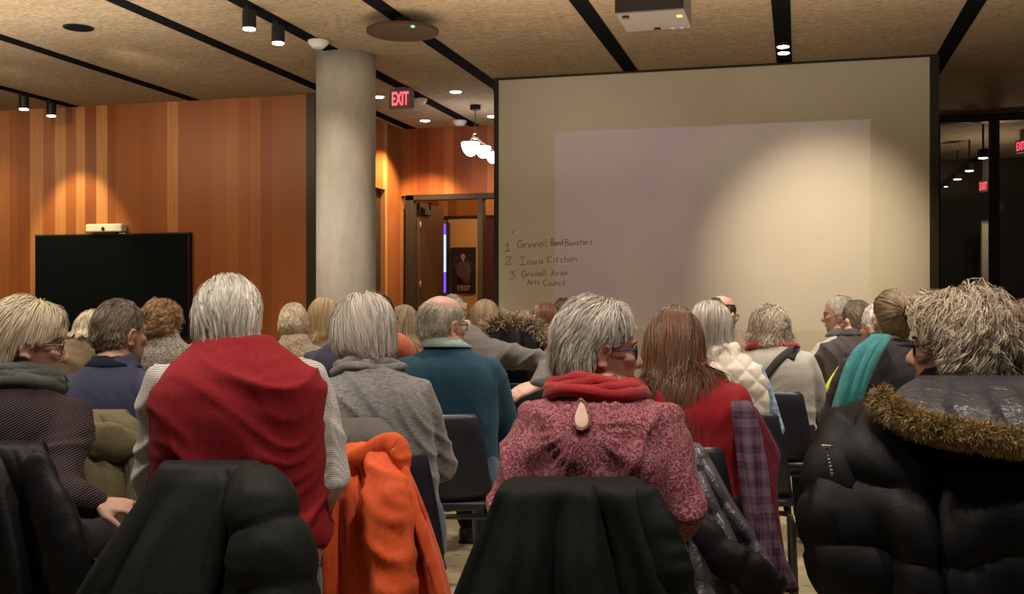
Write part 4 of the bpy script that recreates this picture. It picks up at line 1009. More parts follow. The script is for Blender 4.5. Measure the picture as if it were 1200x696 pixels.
    # ---- garment
    g = MB(); torso(g, 0.0, bottom=zhem if zhem < .6 else zhem)
    if sleeves: arm_tube(g, 0.0)
    me = remesh(g, topname, gv, smooth={0: 6, 1: 10, 2: 16}[q], fac=.55)
    fa = dict(freq=(3.2, 3.2, 10), tilt=.35, seed=len(PEOPLE) + 1); fa.update(foldargs or {})
    folds(me, fold, **fa)
    gar = link(topname, me, top, root)
    # ---- trousers and shoes
    if trouser is not None:
        g = MB()
        g.loops([seat_ring(0, -.005, z, a, bf, bb, 28) for z, a, bf, bb in ((z_seat + .003, hw * .86, .12, .118), (z_seat + .03, hw * .97, .13, .128), (z_seat + .10, hw * .985, .125, .122), (z_seat + .16, hw * .93, .115, .112), (z_seat + .20, hw * .86, .105, .105))])
        for sx in (-1, 1):
            g.tube([(sx * .088, -.02, z_seat + .09), (sx * .10, .2, z_seat + .082), knee[sx] + Vector((0, .012, .004)), knee[sx] + Vector((0, .012, -.12)), (sx * .125, .42, .12)], [.080, .078, .066, .062, .056], 18, ref=(1, 0, 0), round_ends=True)
        me = remesh(g, 'trousers', gv, smooth=4); folds(me, .006, (8, 4, 8), seed=5); link('trousers', me, trouser, root)
        for sx in (-1, 1):
            g = MB(); g.tube([(sx * .125, .385, .045), (sx * .127, .44, .052), (sx * .13, .53, .042), (sx * .132, .615, .032)], [(.038, .043), (.042, .05), (.047, .04), (.036, .03)], 16, round_ends=True)
            g.box(sx * .125 - .035, sx * .125 + .045, .36, .62, .0, .018)
            me = remesh(g, 'shoe', .008, 3); link('shoe', me, M['shoe'], root)
    # ---- hair
    if hair:
        h = dict(hair); Ti = (T @ Matrix.Scale(hs, 4)).inverted()
        cl = [(Ti @ Vector((cxz(zs), cyz(zs) + .005, zs - .08)), .135), (Ti @ Vector((cxz(zs) - sw * .5, cyz(zs), zs - .06)), .085), (Ti @ Vector((cxz(zs) + sw * .5, cyz(zs), zs - .06)), .085), (Ti @ n0, .07), (Ti @ nb, .062), (Ti @ Vector((cxz(zs), cyz(zs - .2), zs - .22)), .14)]
        make_hair(root, T, hs, cols=[(tuple(c), r) for c, r in cl], seed=len(PEOPLE) + 3, **h)
    P = Pose(); P.root, P.T, P.hs, P.zs, P.X, P.shx, P.hyo, P.phi, P.W2L, P.A, P.cxz, P.cyz, P.n0, P.nb, P.torso, P.arm_tube, P.sw, P.hw, P.dep, P.gv, P.d, P.bx, P.label, P.gar, P.cw = root, T, hs, zs, X, shx, hyo, phi, W2L, A, cxz, cyz, n0, nb, torso, arm_tube, sw, hw, dep, gv, d, bx, label, gar, cw
    PEOPLE[key] = P
    return P
def scarf(P, material, name='scarf', rolls=3, r=.026, R0=.078, h=.07, seed=1, base=.30, squash=1.0):
    mb = MB(); rs = random.Random(seed)
    for i in range(rolls):
        t = i / max(1, rolls - 1); c = P.n0.lerp(P.nb, base + .45 * t * h / .07); Rr = R0 * (1.16 - .16 * t); pts = []
        for j in range(30):
            a = 2 * math.pi * j / 29
            pts.append(c + Vector((Rr * 1.08 * math.cos(a), Rr * squash * math.sin(a) + .004, -.018 * math.sin(a) + .006 * math.sin(3 * a + i * 2 + seed) - .012 + rs.uniform(-.002, .002))))
        mb.tube(pts, [(r * (1 + .2 * math.sin(5 * 6.28 * j / 29 + i)), r * .85) for j in range(30)], 14, cap=False)
    o_ = MB(); o_.v, o_.f = mb.v, mb.f
    me = bpy.data.meshes.new(name); me.from_pydata(mb.v, [], mb.f); me.update(); fix_normals(me); folds(me, .008, (9, 9, 30), seed=seed, tilt=.15)
    return link(name, me, material, P.root)
def collar(P, material, name='collar', R0=.072, h=.05, flare=.012, open_front=.0, fold=True, lift=0.0, thick=.004):
    """a turned-over collar band around the neck"""
    base = P.n0 + Vector((0, -.004, .012 + lift)); ax = (P.nb - P.n0).normalized(); rings = []
    prof = [(0, flare), (h * .5, flare * .4), (h, 0), (h + .004, .004)] + ([(h * .6, .010 + flare * .5), (h * .05, .020 + flare)] if fold else [])
    n = 36
    for hh, fl in prof:
        ring = []
        for j in range(n + 1):
            a = math.pi / 2 + open_front + (2 * math.pi - 2 * open_front) * j / n
            ring.append(base + ax * (hh + (.010 * math.cos(a - math.pi / 2) * -1)) + Vector(((R0 + fl) * math.cos(a), (R0 + fl) * .98 * math.sin(a), 0)))
        rings.append(ring)
    mb = MB(); mb.loops(rings, cap=False, closed=False); me = mb.mesh(name)
    o = link(name, me, material, P.root); sm = o.modifiers.new('thickness', 'SOLIDIFY'); sm.thickness = thick; sm.offset = 1
    return o

# ------------------------------------------------------------------ chair
M['chair'] = mat('black_chair_shell', (0.016, 0.018, 0.026), 0.42, spec=0.4); M['tube'] = mat('black_chair_tube', (0.012, 0.012, 0.013), 0.35, spec=0.5)
def chair_parts():
    """shell chair; origin on the floor under the seat, facing +Y; back top .82"""
    nx = 12
    prof = [(-.205, .818, .148), (-.212, .80, .165), (-.208, .74, .178), (-.200, .66, .194), (-.193, .58, .208), (-.186, .52, .216), (-.172, .475, .221)]
    seat = [(-.160, .452, .223), (-.12, .438, .226), (-.03, .434, .229), (.08, .438, .230), (.17, .440, .228), (.23, .432, .222), (.262, .412, .212)]
    def shell(rows, nm):
        th = .008; rings_a = []
        for y, z, hw in rows:
            rings_a.append([Vector((hw * s, y + (.030 * s * s if z > .46 else 0) , z + (0 if z > .46 else .010 * s * s))) for s in np.linspace(-1, 1, nx)])
        mb = MB(); mb.loops(rings_a, cap=False, closed=False); me = mb.mesh(nm); fix_normals(me)
        bm = bmesh.new(); bm.from_mesh(me); bmesh.ops.solidify(bm, geom=list(bm.faces), thickness=th); bmesh.ops.recalc_face_normals(bm, faces=bm.faces); bm.to_mesh(me); bm.free(); return me
    out = [('backrest', shell(prof, 'backrest'), 'chair'), ('seat', shell([prof[-1]] + seat, 'seat'), 'chair')]
    mb = MB(); mb.tube([(-.20, .2, .416), (.20, .2, .416)], .0105, 10); mb.tube([(-.20, -.15, .416), (.20, -.15, .416)], .0105, 10)
    for sx in (-1, 1): mb.tube([(sx * .2, -.15, .416), (sx * .2, .2, .416)], .0105, 10)
    out.append(('frame', mb.mesh('frame'), 'tube'))
    for sx in (-1, 1):
        mb = MB(); mb.tube([(sx * .19, .19, .416), (sx * .212, .2, .405), (sx * .222, .205, .37), (sx * .235, .235, .0)], .0105, 10); out.append(('leg', mb.mesh('leg'), 'tube'))
        mb = MB(); mb.tube([(sx * .19, -.14, .416), (sx * .212, -.15, .405), (sx * .222, -.157, .37), (sx * .235, -.21, .0)], .0105, 10); out.append(('leg', mb.mesh('leg'), 'tube'))
    return out
_CH = []
def chair(P, label, dy=0.0, dx=0.0, rot=0.0):
    f = Matrix.Rotation(P.phi, 3, 'Z') @ Vector((dx, dy, 0)); loc = P.root.location + f
    if not _CH:
        r = empty('shell_chair', loc, P.phi + rot)
        for nm, me, mm in chair_parts(): link(nm, me, M[mm], r)
        _CH.append(r)
    else:
        r = _CH[0].copy(); COL.objects.link(r); r.location = loc; r.rotation_euler = (0, 0, P.phi + rot)
        for ch in list(_CH[0].children):
            c = ch.copy(); COL.objects.link(c); c.parent = r
    tag(r, label, 'chair', 'black shell chairs of the audience'); return r

# ------------------------------------------------------------------ coats hung on chair backs
def drape(root, name, rows, material, W2L, fold=.02, nf=4, seed=1, bulge=.04, thick=.012, quilt=0, qdepth=.018, front=.12, nx=64, nz=70, fseed=0., sharp=1.0, label=None):
    """rows: (px y, px x left, px x right, depth) from the top fold down; a front flap is added over the chair back"""
    rows = [tuple(map(float, r)) for r in rows]
    L3 = [[W2L @ at(r[1], r[0], r[3]), W2L @ at(r[2], r[0], r[3])] for r in rows]
    top0, top1 = L3[0]
    mid = Vector((0, 1, 0))
    pre = []
    for k, (dz, dy) in enumerate(((-front, .085), (-front * .4, .078), (-.01, .060), (.004, .035))):
        pre.append([top0.lerp(top1, .05) + mid * dy + Vector((0, 0, dz)), top1.lerp(top0, .05) + mid * dy + Vector((0, 0, dz))])
    A_ = pre + L3; npre = len(pre)
    La = np.array([list(a[0]) for a in A_]); Rb = np.array([list(a[1]) for a in A_]); u = np.linspace(0, len(A_) - 1, nz)
    def smooth_interp(arr):
        out = np.stack([np.interp(u, np.arange(len(arr)), arr[:, c]) for c in range(3)], 1)
        for _ in range(3): out[1:-1] = out[1:-1] * .5 + (out[:-2] + out[2:]) * .25
        return out
    La, Rb = smooth_interp(La), smooth_interp(Rb)
    s = np.linspace(0, 1, nx)
    Pg = La[:, None, :] * (1 - s)[None, :, None] + Rb[:, None, :] * s[None, :, None]
    t = np.clip((u - npre) / max(1e-6, len(L3) - 1), 0, 1)[:, None]
    ss = (2 * s - 1)[None, :]
    edge = np.sqrt(np.clip(1 - ss ** 2, 0, 1)); arch = np.clip((u - npre + 1) / 1.0, 0, 1)[:, None]
    Pg[..., 1] -= bulge * edge * (.35 + .65 * t) * arch
    ph = vnoise(np.stack([np.repeat(s[None], nz, 0).ravel() * 4, np.repeat(t, nx, 1).ravel() * 1.5, np.full(nx * nz, seed * 3.7)], 1)).reshape(nz, nx)
    wv = np.sin(2 * np.pi * (nf * s[None, :] + ph * 1.1 + fseed)); wv = np.sign(wv) * np.abs(wv) ** sharp
    w2 = np.sin(2 * np.pi * (nf * 2.3 * s[None, :] + ph * 2 + seed))
    amp = fold * (.12 + .88 * np.clip(t * 1.6, 0, 1)) * arch
    Pg[..., 1] -= (wv + .35 * w2) * amp
    if quilt:
        zz = Pg[..., 2] + .015 * np.sin(s[None, :] * 9 + seed); qd = np.abs(np.sin(np.pi * zz / quilt)) ** .55
        cr = vnoise(np.stack([Pg[..., 0].ravel() * 38, np.zeros(nx * nz), zz.ravel() * 14], 1)).reshape(nz, nx)
        Pg[..., 1] -= qdepth * (qd - .5) * arch + qdepth * .45 * (cr - .5) * (1 - qd) * 2 * arch; Pg[..., 2] += (qd - .5) * qdepth * .6 * (1 - arch)
    idx = np.arange(nx * nz).reshape(nz, nx); F_ = np.stack([idx[:-1, :-1], idx[:-1, 1:], idx[1:, 1:], idx[1:, :-1]], -1).reshape(-1, 4)
    me = bpy.data.meshes.new(name); me.from_pydata(Pg.reshape(-1, 3).tolist(), [], [tuple(map(int, f)) for f in F_]); me.update()
    bm = bmesh.new(); bm.from_mesh(me); bmesh.ops.solidify(bm, geom=list(bm.faces), thickness=thick); bmesh.ops.recalc_face_normals(bm, faces=bm.faces); bm.to_mesh(me); bm.free()
    o = link(name, me, material, root)
    if label: o['label'] = label
    return o
def sleeve(root, name, pts, rad, material, W2L, quilt=0, qdepth=.014, seed=1, fold=.008, flat=.6, label=None, world=True):
    P_ = [W2L @ at(*p) if world else Vector(p) for p in pts]
    # resample
    out, rr = [], []
    for i in range(len(P_) - 1):
        for k in range(10):
            t = k / 10; out.append(P_[i].lerp(P_[i + 1], t)); rr.append(rad[i] + (rad[i + 1] - rad[i]) * t)
    out.append(P_[-1]); rr.append(rad[-1])
    for _ in range(4): out = [out[0]] + [out[i] * .5 + (out[i - 1] + out[i + 1]) * .25 for i in range(1, len(out) - 1)] + [out[-1]]
    acc = 0; R2 = []
    for i in range(len(out)):
        if i: acc += (out[i] - out[i - 1]).length
        k = 1 + (abs(math.sin(math.pi * acc / quilt)) ** .5 - .6) * qdepth / rr[i] if quilt else 1
        R2.append((rr[i] * k, rr[i] * k * flat))
    mb = MB(); mb.tube(out, R2, 28, ref=(0, 1, 0), round_ends=True); me = mb.mesh(name); fix_normals(me); folds(me, fold, (14, 14, 14), seed=seed)
    o = link(name, me, material, root)
    if label: o['label'] = label
    return o
def coat_root(P, label, cat='coat', name='draped_coat'):
    r = empty(name, P.root.location + Matrix.Rotation(P.phi, 3, 'Z') @ Vector((0, -.22, 0)), P.phi, label, cat)
    W2L = Matrix.Rotation(P.phi, 4, 'Z').inverted() @ Matrix.Translation(-r.location)
    return r, W2L

from mathutils.bvhtree import BVHTree
def on_cloth(P, pts, off=.003, obj=None):
    """points on a garment under given photo pixels, pushed out by off (local coordinates)"""
    me = (obj or P.gar).data; bv = BVHTree.FromPolygons([v.co for v in me.vertices], [list(p.vertices) for p in me.polygons])
    o = P.W2L @ Vector((0, 0, EYE)); out = []
    for px, py in pts:
        dr = ((P.W2L @ at(px, py, 3.0)) - o).normalized(); h = bv.ray_cast(o, dr)
        if h[0] is None: h = bv.find_nearest(o + dr * P.d)
        out.append(h[0] + h[1] * off * (1 if h[1].dot(dr) < 0 else -1))
    return out
# ------------------------------------------------------------------ fabrics
FB = {
 'plum': cloth('plum_ribbed_knit', (0.050, 0.034, 0.038), (0.030, 0.020, 0.023), 'ribz', bstr=.5), 'greygreen': cloth('grey_green_scarf', (0.075, 0.085, 0.078), None, 'fleece'),
 'redvest': cloth('red_fleece', (0.27, 0.010, 0.017), (0.19, 0.007, 0.012), 'plain', sheen=.08), 'check': cloth('fine_grey_check', (0.56, 0.53, 0.51), (0.20, 0.19, 0.20), 'check', scale=1.7),
 'jeans': cloth('blue_denim', (0.10, 0.15, 0.24), (0.05, 0.08, 0.14), 'denim'), 'paisley': cloth('rose_paisley', (0.17, 0.026, 0.042), (0.43, 0.22, 0.25), 'paisley'),
 'redknit': cloth('red_knit', (0.46, 0.012, 0.018), (0.22, 0.006, 0.010), 'fleece'), 'fleeceblack': cloth('black_fleece', (0.012, 0.012, 0.014), None, 'fleece'),
 'satin': cloth('navy_satin_lining', (0.030, 0.033, 0.050), (0.02, 0.022, 0.035), 'sheen', rough=.33), 'blackpuff': cloth('black_nylon', (0.0065, 0.0065, 0.008), (0.0045, 0.0045, 0.005), 'nylon', rough=.55),
 'navyfleece': cloth('navy_fleece', (0.045, 0.050, 0.105), (0.028, 0.031, 0.068), 'fleece'), 'navydark': cloth('dark_navy_knit', (0.016, 0.02, 0.035), None, 'fleece'),
 'heather': cloth('heather_grey_jersey', (0.18, 0.176, 0.172), (0.075, 0.073, 0.072), 'heather'), 'teal': cloth('teal_ribbed_wool', (0.010, 0.082, 0.142), (0.006, 0.048, 0.088), 'rib'),
 'sage': cloth('sage_collar', (0.22, 0.31, 0.29), None, 'plain'), 'redcard': cloth('red_cardigan', (0.33, 0.011, 0.018), (0.24, 0.008, 0.013), 'plain', sheen=.08),
 'cream': cloth('cream_quilting', (0.66, 0.60, 0.50), (0.60, 0.55, 0.45), 'plain'), 'blueplaid': cloth('blue_plaid', (0.05, 0.13, 0.30), (0.32, 0.42, 0.56), 'plaid', scale=2.2),
 'stone': cloth('stone_jacket', (0.42, 0.40, 0.36), (0.36, 0.34, 0.30), 'plain'), 'strap': cloth('charcoal_webbing', (0.055, 0.052, 0.05), None, 'plain'),
 'charcoal': cloth('charcoal_wool', (0.042, 0.038, 0.042), (0.028, 0.025, 0.028), 'fleece'), 'greyjacket': cloth('grey_brown_jacket', (0.075, 0.064, 0.062), None, 'plain'),
 'teals': cloth('teal_scarf', (0.02, 0.19, 0.20), (0.012, 0.13, 0.14), 'plain'), 'hivis': cloth('yellow_green_panel', (0.62, 0.66, 0.02), None, 'plain'),
 'tweed': cloth('grey_tweed', (0.19, 0.165, 0.14), (0.06, 0.05, 0.042), 'tweed'), 'tan': cloth('tan_jacket', (0.21, 0.15, 0.085), None, 'plain'), 'beige': cloth('beige_sweater', (0.46, 0.36, 0.25), None, 'plain'),
 'redplaid': cloth('red_white_plaid', (0.62, 0.50, 0.50), (0.60, 0.05, 0.09), 'plaid', scale=3.2), 'browntweed': cloth('brown_tweed', (0.25, 0.19, 0.125), (0.13, 0.10, 0.065), 'tweed'), 'navywool': cloth('navy_wool', (0.040, 0.044, 0.075), (0.028, 0.03, 0.052), 'plain'),
 'orange': cloth('orange_nylon', (0.72, 0.105, 0.022), (0.58, 0.078, 0.016), 'plain', rough=.6, sheen=.1), 'rust': cloth('rust_orange', (0.42, 0.10, 0.035), None, 'plain'), 'coral': cloth('coral_knit', (0.58, 0.12, 0.09), None, 'plain'),
 'greysweat': cloth('grey_sweatshirt', (0.135, 0.128, 0.12), (0.095, 0.09, 0.085), 'plain'), 'greycoat': cloth('grey_wool_coat', (0.115, 0.108, 0.098), (0.07, 0.066, 0.06), 'fleece'), 'olive': cloth('olive_canvas', (0.125, 0.105, 0.05), (0.095, 0.08, 0.038), 'plain', rough=.7),
 'shell': cloth('black_soft_shell', (0.010, 0.0125, 0.0122), (0.007, 0.0085, 0.0085), 'plain', rough=.6), 'silver': cloth('silver_black_nylon', (0.085, 0.080, 0.10), (0.04, 0.038, 0.05), 'sheen', rough=.22), 'burgundy': cloth('burgundy_canvas', (0.13, 0.012, 0.026), None, 'plain'),
 'plumplaid': cloth('plum_plaid', (0.050, 0.020, 0.042), (0.115, 0.07, 0.105), 'plaid', scale=1.3), 'darkpuff': cloth('grey_black_nylon', (0.014, 0.0165, 0.016), (0.010, 0.0115, 0.011), 'plain', rough=.55), 'white': cloth('white_shirt', (0.68, 0.66, 0.64), None, 'plain'),
 'darktrouser': cloth('dark_trousers', (0.022, 0.022, 0.026), None, 'plain'), 'brownshirt': cloth('brown_shirt', (0.24, 0.16, 0.095), None, 'plain'), 'purple': cloth('purple_fleece', (0.10, 0.03, 0.09), None, 'fleece'), 'cap': cloth('red_cap', (0.5, 0.03, 0.02), None, 'plain'),
 'redtop': cloth('bright_red_top', (0.5, 0.03, 0.03), None, 'plain'), 'greygreenhood': cloth('hood_jersey', (0.17, 0.16, 0.148), (0.08, 0.075, 0.07), 'heather')}
DT = FB['darktrouser']

# ================================================================== first row, nearest the camera
p = person('redvest', 'white-haired person in a red fleece vest over a fine grey checked shirt, back to us', 268, 324, 2.75, 290, 421, byaw=-9, hyaw=9, pitch=6, skin='pink', hs=.96, sw=.207, hw=.190, ww=.196, cw=.200, dep=.130, belly=.05, arm=1.06, top=FB['check'], topname='checked_shirt', trouser=FB['jeans'], q=2,
           hair=dict(hm='white', length=.085, thick=.026, n=6200, line='full', lift=.12, grav=.6, width=.0020, messy=.14, part=-.02, wy=.04), fold=.011, foldargs=dict(tilt=-.5), neck=1.1, hairtop=.02,
           arms={'l': ((182, 560, 2.72), (200, 640, 3.1)), 'r': ((388, 556, 2.80), (362, 600, 3.12))})
g = MB(); p.torso(g, .021, bottom=.63); me = remesh(g, 'fleece_vest', .0085, 12); folds(me, .022, (2.2, 2.2, 8.5), seed=4, tilt=-.38, fine=.3, zhi=1.12); link('fleece_vest', me, FB['redvest'], p.root)
collar(p, FB['redvest'], 'vest_collar', R0=.080, h=.050, flare=.010, fold=False, lift=-.02, thick=.007)
chair(p, 'black shell chair under the white-haired person in the red vest', dx=-.085)
RV = p
p = person('paisley', 'grey-haired person in a rose paisley blouse and red scarf, head turned to the right', 703, 346, 2.65, 700, 474, byaw=3, hyaw=73, pitch=2, skin='pink', hs=.97, sw=.185, hw=.20, ww=.19, cw=.195, dep=.132, belly=.05, arm=1.14, top=FB['paisley'], topname='paisley_blouse', trouser=FB['jeans'], q=2, face=True, glas='glasses_blue', brow='silver',
           hair=dict(hm='saltpepper', length=.085, thick=.030, n=5600, line='full', lift=.3, grav=.4, width=.0019, messy=.3, wave_=.006, zgrad=.28), fold=.015, foldargs=dict(tilt=.55, freq=(3.5, 3.5, 9)), hairtop=.026,
           arms={'l': ((600, 590, 2.62), (640, 640, 2.95)), 'r': ((800, 590, 2.58), (765, 650, 2.95))})
scarf(p, FB['redknit'], 'red_scarf', rolls=4, r=.020, R0=.096, h=.062, seed=2, base=.30)
# gathers at the back yoke, and the keyhole opening with its bound edge
v_, n_ = verts(p.gar.data), norms(p.gar.data); kc = on_cloth(p, [(682, 487)], 0)[0]
rx_ = np.hypot(v_[:, 0] - kc.x, (v_[:, 2] - kc.z + .02)); an_ = np.arctan2(v_[:, 0] - kc.x, v_[:, 2] - kc.z + .02); bk = (n_[:, 1] < 0)
amp = (.0034 * np.exp(-((rx_ - .085) / .028) ** 2) * np.sin(an_ * 26) + .0055 * np.exp(-((rx_ - .17) / .09) ** 2) * np.sin(an_ * 9 + 1.0) * (v_[:, 2] < kc.z + .02)) * bk
setv(p.gar.data, v_ + n_ * amp[:, None])
ring = [(682 + 9.0 * math.sin(a) * (1 - .42 * math.cos(a)), 488 - 17.5 * math.cos(a)) for a in np.linspace(0, 2 * math.pi, 28)]
pts = on_cloth(p, ring, .0085); rim_ = MB(); rim_.tube(pts, .0034, 8, cap=False); link('keyhole_edge', rim_.mesh('keyhole_edge'), FB['paisley'], p.root)
rgs = []
for f_ in (1.0, .75, .5, .25, .05): rgs.append(on_cloth(p, [(682 + (x - 682) * f_, 488 + (y - 488) * f_) for x, y in ring[:-1]], .0075))
sk_ = MB(); sk_.loops(rgs, cap=True); link('keyhole_skin', sk_.mesh('keyhole_skin'), SK['fair'], p.root)
chair(p, 'black shell chair under the person in the paisley blouse'); PA = p
p = person('cardigan', 'white-haired person in glasses, grey-green scarf and dark ribbed cardigan at the far left', 33, 346, 2.98, 2, 462, byaw=22, hyaw=82, pitch=8, skin='pink', hs=.97, sw=.185, hw=.185, ww=.18, cw=.185, belly=.03, arm=1.05, top=FB['plum'], topname='ribbed_cardigan', trouser=DT, q=2, face=True, glas='glasses_metal', brow='whiteblonde',
           hair=dict(hm='whiteblonde', length=.105, thick=.027, n=5600, line='fringeshort', lift=.15, grav=.55, width=.0020, messy=.16, back=.55), hairtop=.024, fold=.012,
           arms={'r': ((72, 572, 3.0), (112, 592, 2.98), (.95, .1, -.1), (.1, -.1, -1)), 'l': None} if False else {'r': ((70, 575, 2.82), (112, 590, 2.80), (.95, .1, -.12), (.1, .3, -1))})
scarf(p, FB['greygreen'], 'grey_green_scarf', rolls=4, r=.026, R0=.084, h=.07, seed=5, base=.25)
chair(p, 'black shell chair under the person in the dark ribbed cardigan at far left', dx=-.04); CA = p
S_, E_, Wp_, fd_, pn_, sx_ = p.A['r']; f_ = fd_.normalized(); nn_ = (pn_ - f_ * pn_.dot(f_)).normalized(); sd_ = f_.cross(nn_) * -1
rc_ = Wp_ + f_ * .094 - sd_ * .010; mb = MB(); mb.tube([rc_ + (sd_ * math.cos(a) + nn_ * math.sin(a)) * .0108 for a in np.linspace(0, 6.28, 16)], .0016, 6, ref=f_, cap=False); link('finger_ring', mb.mesh('finger_ring'), M['gold'], p.root)
p = person('curly', 'person with big grey-brown curls and dark glasses in a black fur-trimmed parka at the right', 1119, 328, 2.5, 1132, 470, byaw=-6, hyaw=-80, pitch=3, skin='pink', hs=.98, sw=.19, hw=.195, ww=.19, cw=.195, belly=.04, arm=1.1, top=FB['fleeceblack'], topname='black_fleece', trouser=DT, q=2, face=True, glas='glasses', brow='brown',
           hair=dict(hm='curlgrey', length=.135, thick=.046, n=6600, line='bob', lift=.4, grav=.40, curl=.0145, curlf=75, zcut=-.085, width=.0026, messy=.4, capk=.5, clump=.88, zgrad=.42, wy=.0), hairtop=.045)  # zgrad puts the light on the upper curls into their colour
collar(p, FB['fleeceblack'], 'fleece_collar', R0=.085, h=.07, flare=.02, fold=True, thick=.010, lift=-.01)
CU = p; dH = 2.33
drape(p.root, 'parka', [(476, 1012, 1250, 2.36), (505, 984, 1275, 2.31), (545, 964, 1300, 2.26), (600, 952, 1315, 2.22), (650, 960, 1310, 2.20), (700, 978, 1300, 2.20), (790, 1000, 1290, 2.2)], FB['blackpuff'], p.W2L, fold=.022, nf=3, seed=4, bulge=.10, thick=.02, quilt=.125, qdepth=.026, front=.10)
sleeve(p.root, 'parka_sleeve', [(1010, 492, 2.33), (984, 540, 2.27), (975, 600, 2.22), (984, 670, 2.2), (1000, 720, 2.2)], [.062, .068, .066, .062, .05], FB['blackpuff'], p.W2L, quilt=.10, qdepth=.014, seed=3)
drape(p.root, 'hood_lining', [(449, 1074, 1215, 2.39), (460, 1056, 1240, 2.33), (475, 1042, 1262, 2.27), (498, 1048, 1275, 2.22), (520, 1100, 1270, 2.2)], FB['satin'], p.W2L, fold=.012, nf=4, seed=8, bulge=.05, thick=.012, front=.02)
fp = [(1026, 463, 2.26), (1048, 482, 2.21), (1075, 497, 2.17), (1110, 505, 2.14), (1150, 511, 2.13), (1195, 518, 2.13), (1240, 520, 2.15), (1280, 505, 2.2)]
P_ = [p.W2L @ at(*q) for q in fp]; C_, N_ = [], []
rs = np.random.RandomState(5)
trim_mb = MB(); trim_mb.tube(P_, .016, 14, ref=(0, 1, 0), round_ends=True); hl = link('fur_trim', trim_mb.mesh('fur_trim'), FB['olive'], p.root)
for i in range(2600):
    t = rs.uniform(0, len(P_) - 1.001); i0 = int(t); c = P_[i0].lerp(P_[i0 + 1], t - i0); tg = (P_[i0 + 1] - P_[i0]).normalized(); a = rs.uniform(0, 6.28)
    n_ = (tg.cross(Vector((0, 1, 0))).normalized() * math.cos(a) + Vector((0, 1, 0)) * math.sin(a)); C_.append(c + n_ * .014); N_.append(n_)
tuft_mesh('fur', C_, N_, HM['fur'], hl, length=.027, n_each=7, width=.0010, droop=.35)
zm = MB(); q0, q1 = p.W2L @ at(969, 527, 2.17), p.W2L @ at(975, 556, 2.16)
for i in range(8): zm.ell(q0.lerp(q1, i / 7), (.0032, .0032, .0045))
zm.box(q0.x - .012, q0.x + .012, q0.y - .004, q0.y + .004, q0.z + .004, q0.z + .010)
link('zip_pull', zm.mesh('zip_pull'), M['glasses_metal'], p.root)
chair(p, 'black shell chair under the curly-haired person in the parka')

# ================================================================== second row
p = person('navyfleece', 'short-haired person in a navy fleece looking to the right, behind the far left person', 141, 350, 3.9, 122, 436, byaw=24, hyaw=52, pitch=2, skin='tan', sw=.18, hw=.18, ww=.175, cw=.185, belly=.03, arm=1.08, top=FB['navyfleece'], topname='navy_fleece', trouser=DT, q=2, face=True, brow='greybrown',
           hair=dict(hm='greybrown', length=.034, thick=.010, n=4200, line='full', lift=.35, grav=.35, width=.0018, messy=.5), hairtop=.012, fold=.012, neck=1.1)
collar(p, FB['navydark'], 'fleece_collar', R0=.072, h=.036, flare=.012, thick=.005, lift=-.008); chair(p, 'black shell chair under the person in the navy fleece'); NF = p
p = person('heather', 'silver-haired person in a heather grey hooded top, back to us', 425, 343, 3.32, 452, 440, byaw=-6, hyaw=-22, pitch=6, skin='tan', hs=.97, sw=.165, hw=.19, ww=.178, cw=.17, belly=.04, arm=1.05, top=FB['heather'], topname='heather_top', trouser=FB['jeans'], q=2, glas='glasses',
           hair=dict(hm='silver', length=.13, thick=.034, n=5000, line='bob', lift=.2, grav=.65, zcut=-.074, width=.002, messy=.22, gather=.13, zgrad=.22), hairtop=.024, fold=.010, foldargs=dict(freq=(3, 3, 13)))
scarf(p, FB['greygreenhood'], 'hood_collar', rolls=3, r=.019, R0=.082, h=.05, seed=9); chair(p, 'black shell chair under the person in the heather grey top', dx=-.06); HE = p
p = person('teal', 'balding person in a teal ribbed sweater with a sage collar', 519, 346, 4.3, 533, 418, byaw=2, hyaw=48, pitch=3, skin='pink', sw=.195, hw=.19, ww=.185, cw=.195, belly=.04, arm=1.08, top=FB['teal'], topname='teal_sweater', trouser=FB['jeans'], q=2, face=True, glas='glasses', brow='silver',
           hair=dict(hm='silver', length=.045, thick=.012, n=3800, line='full', lift=.2, grav=.6, bald=(.078, -.075), width=.0018, messy=.3), hairtop=.004, fold=.010, neck=1.1, foldargs=dict(freq=(3, 3, 8)))
collar(p, FB['sage'], 'shirt_collar', R0=.074, h=.042, flare=.012, thick=.004, lift=.012); chair(p, 'black shell chair showing its back under the person in the teal sweater', dx=-.075, rot=.05); TE = p
p = person('longred', 'person with long straight reddish brown hair in a red cardigan', 791, 354, 3.4, 822, 446, byaw=-4, hyaw=6, pitch=2, skin='fair', hs=.96, sw=.172, hw=.18, ww=.165, cw=.17, belly=.03, top=FB['redcard'], topname='red_cardigan', trouser=DT, q=2,
           hair=dict(hm='auburn', length=.50, thick=.019, n=6200, line='bob', lift=.06, grav=.9, width=.0022, messy=.16, seg=14, rnd=.4, wave_=.008, gather=.045, wy=.03), hairtop=.022, fold=.012)
chair(p, 'black shell chair under the person with long reddish brown hair', dx=-.11); LR = p

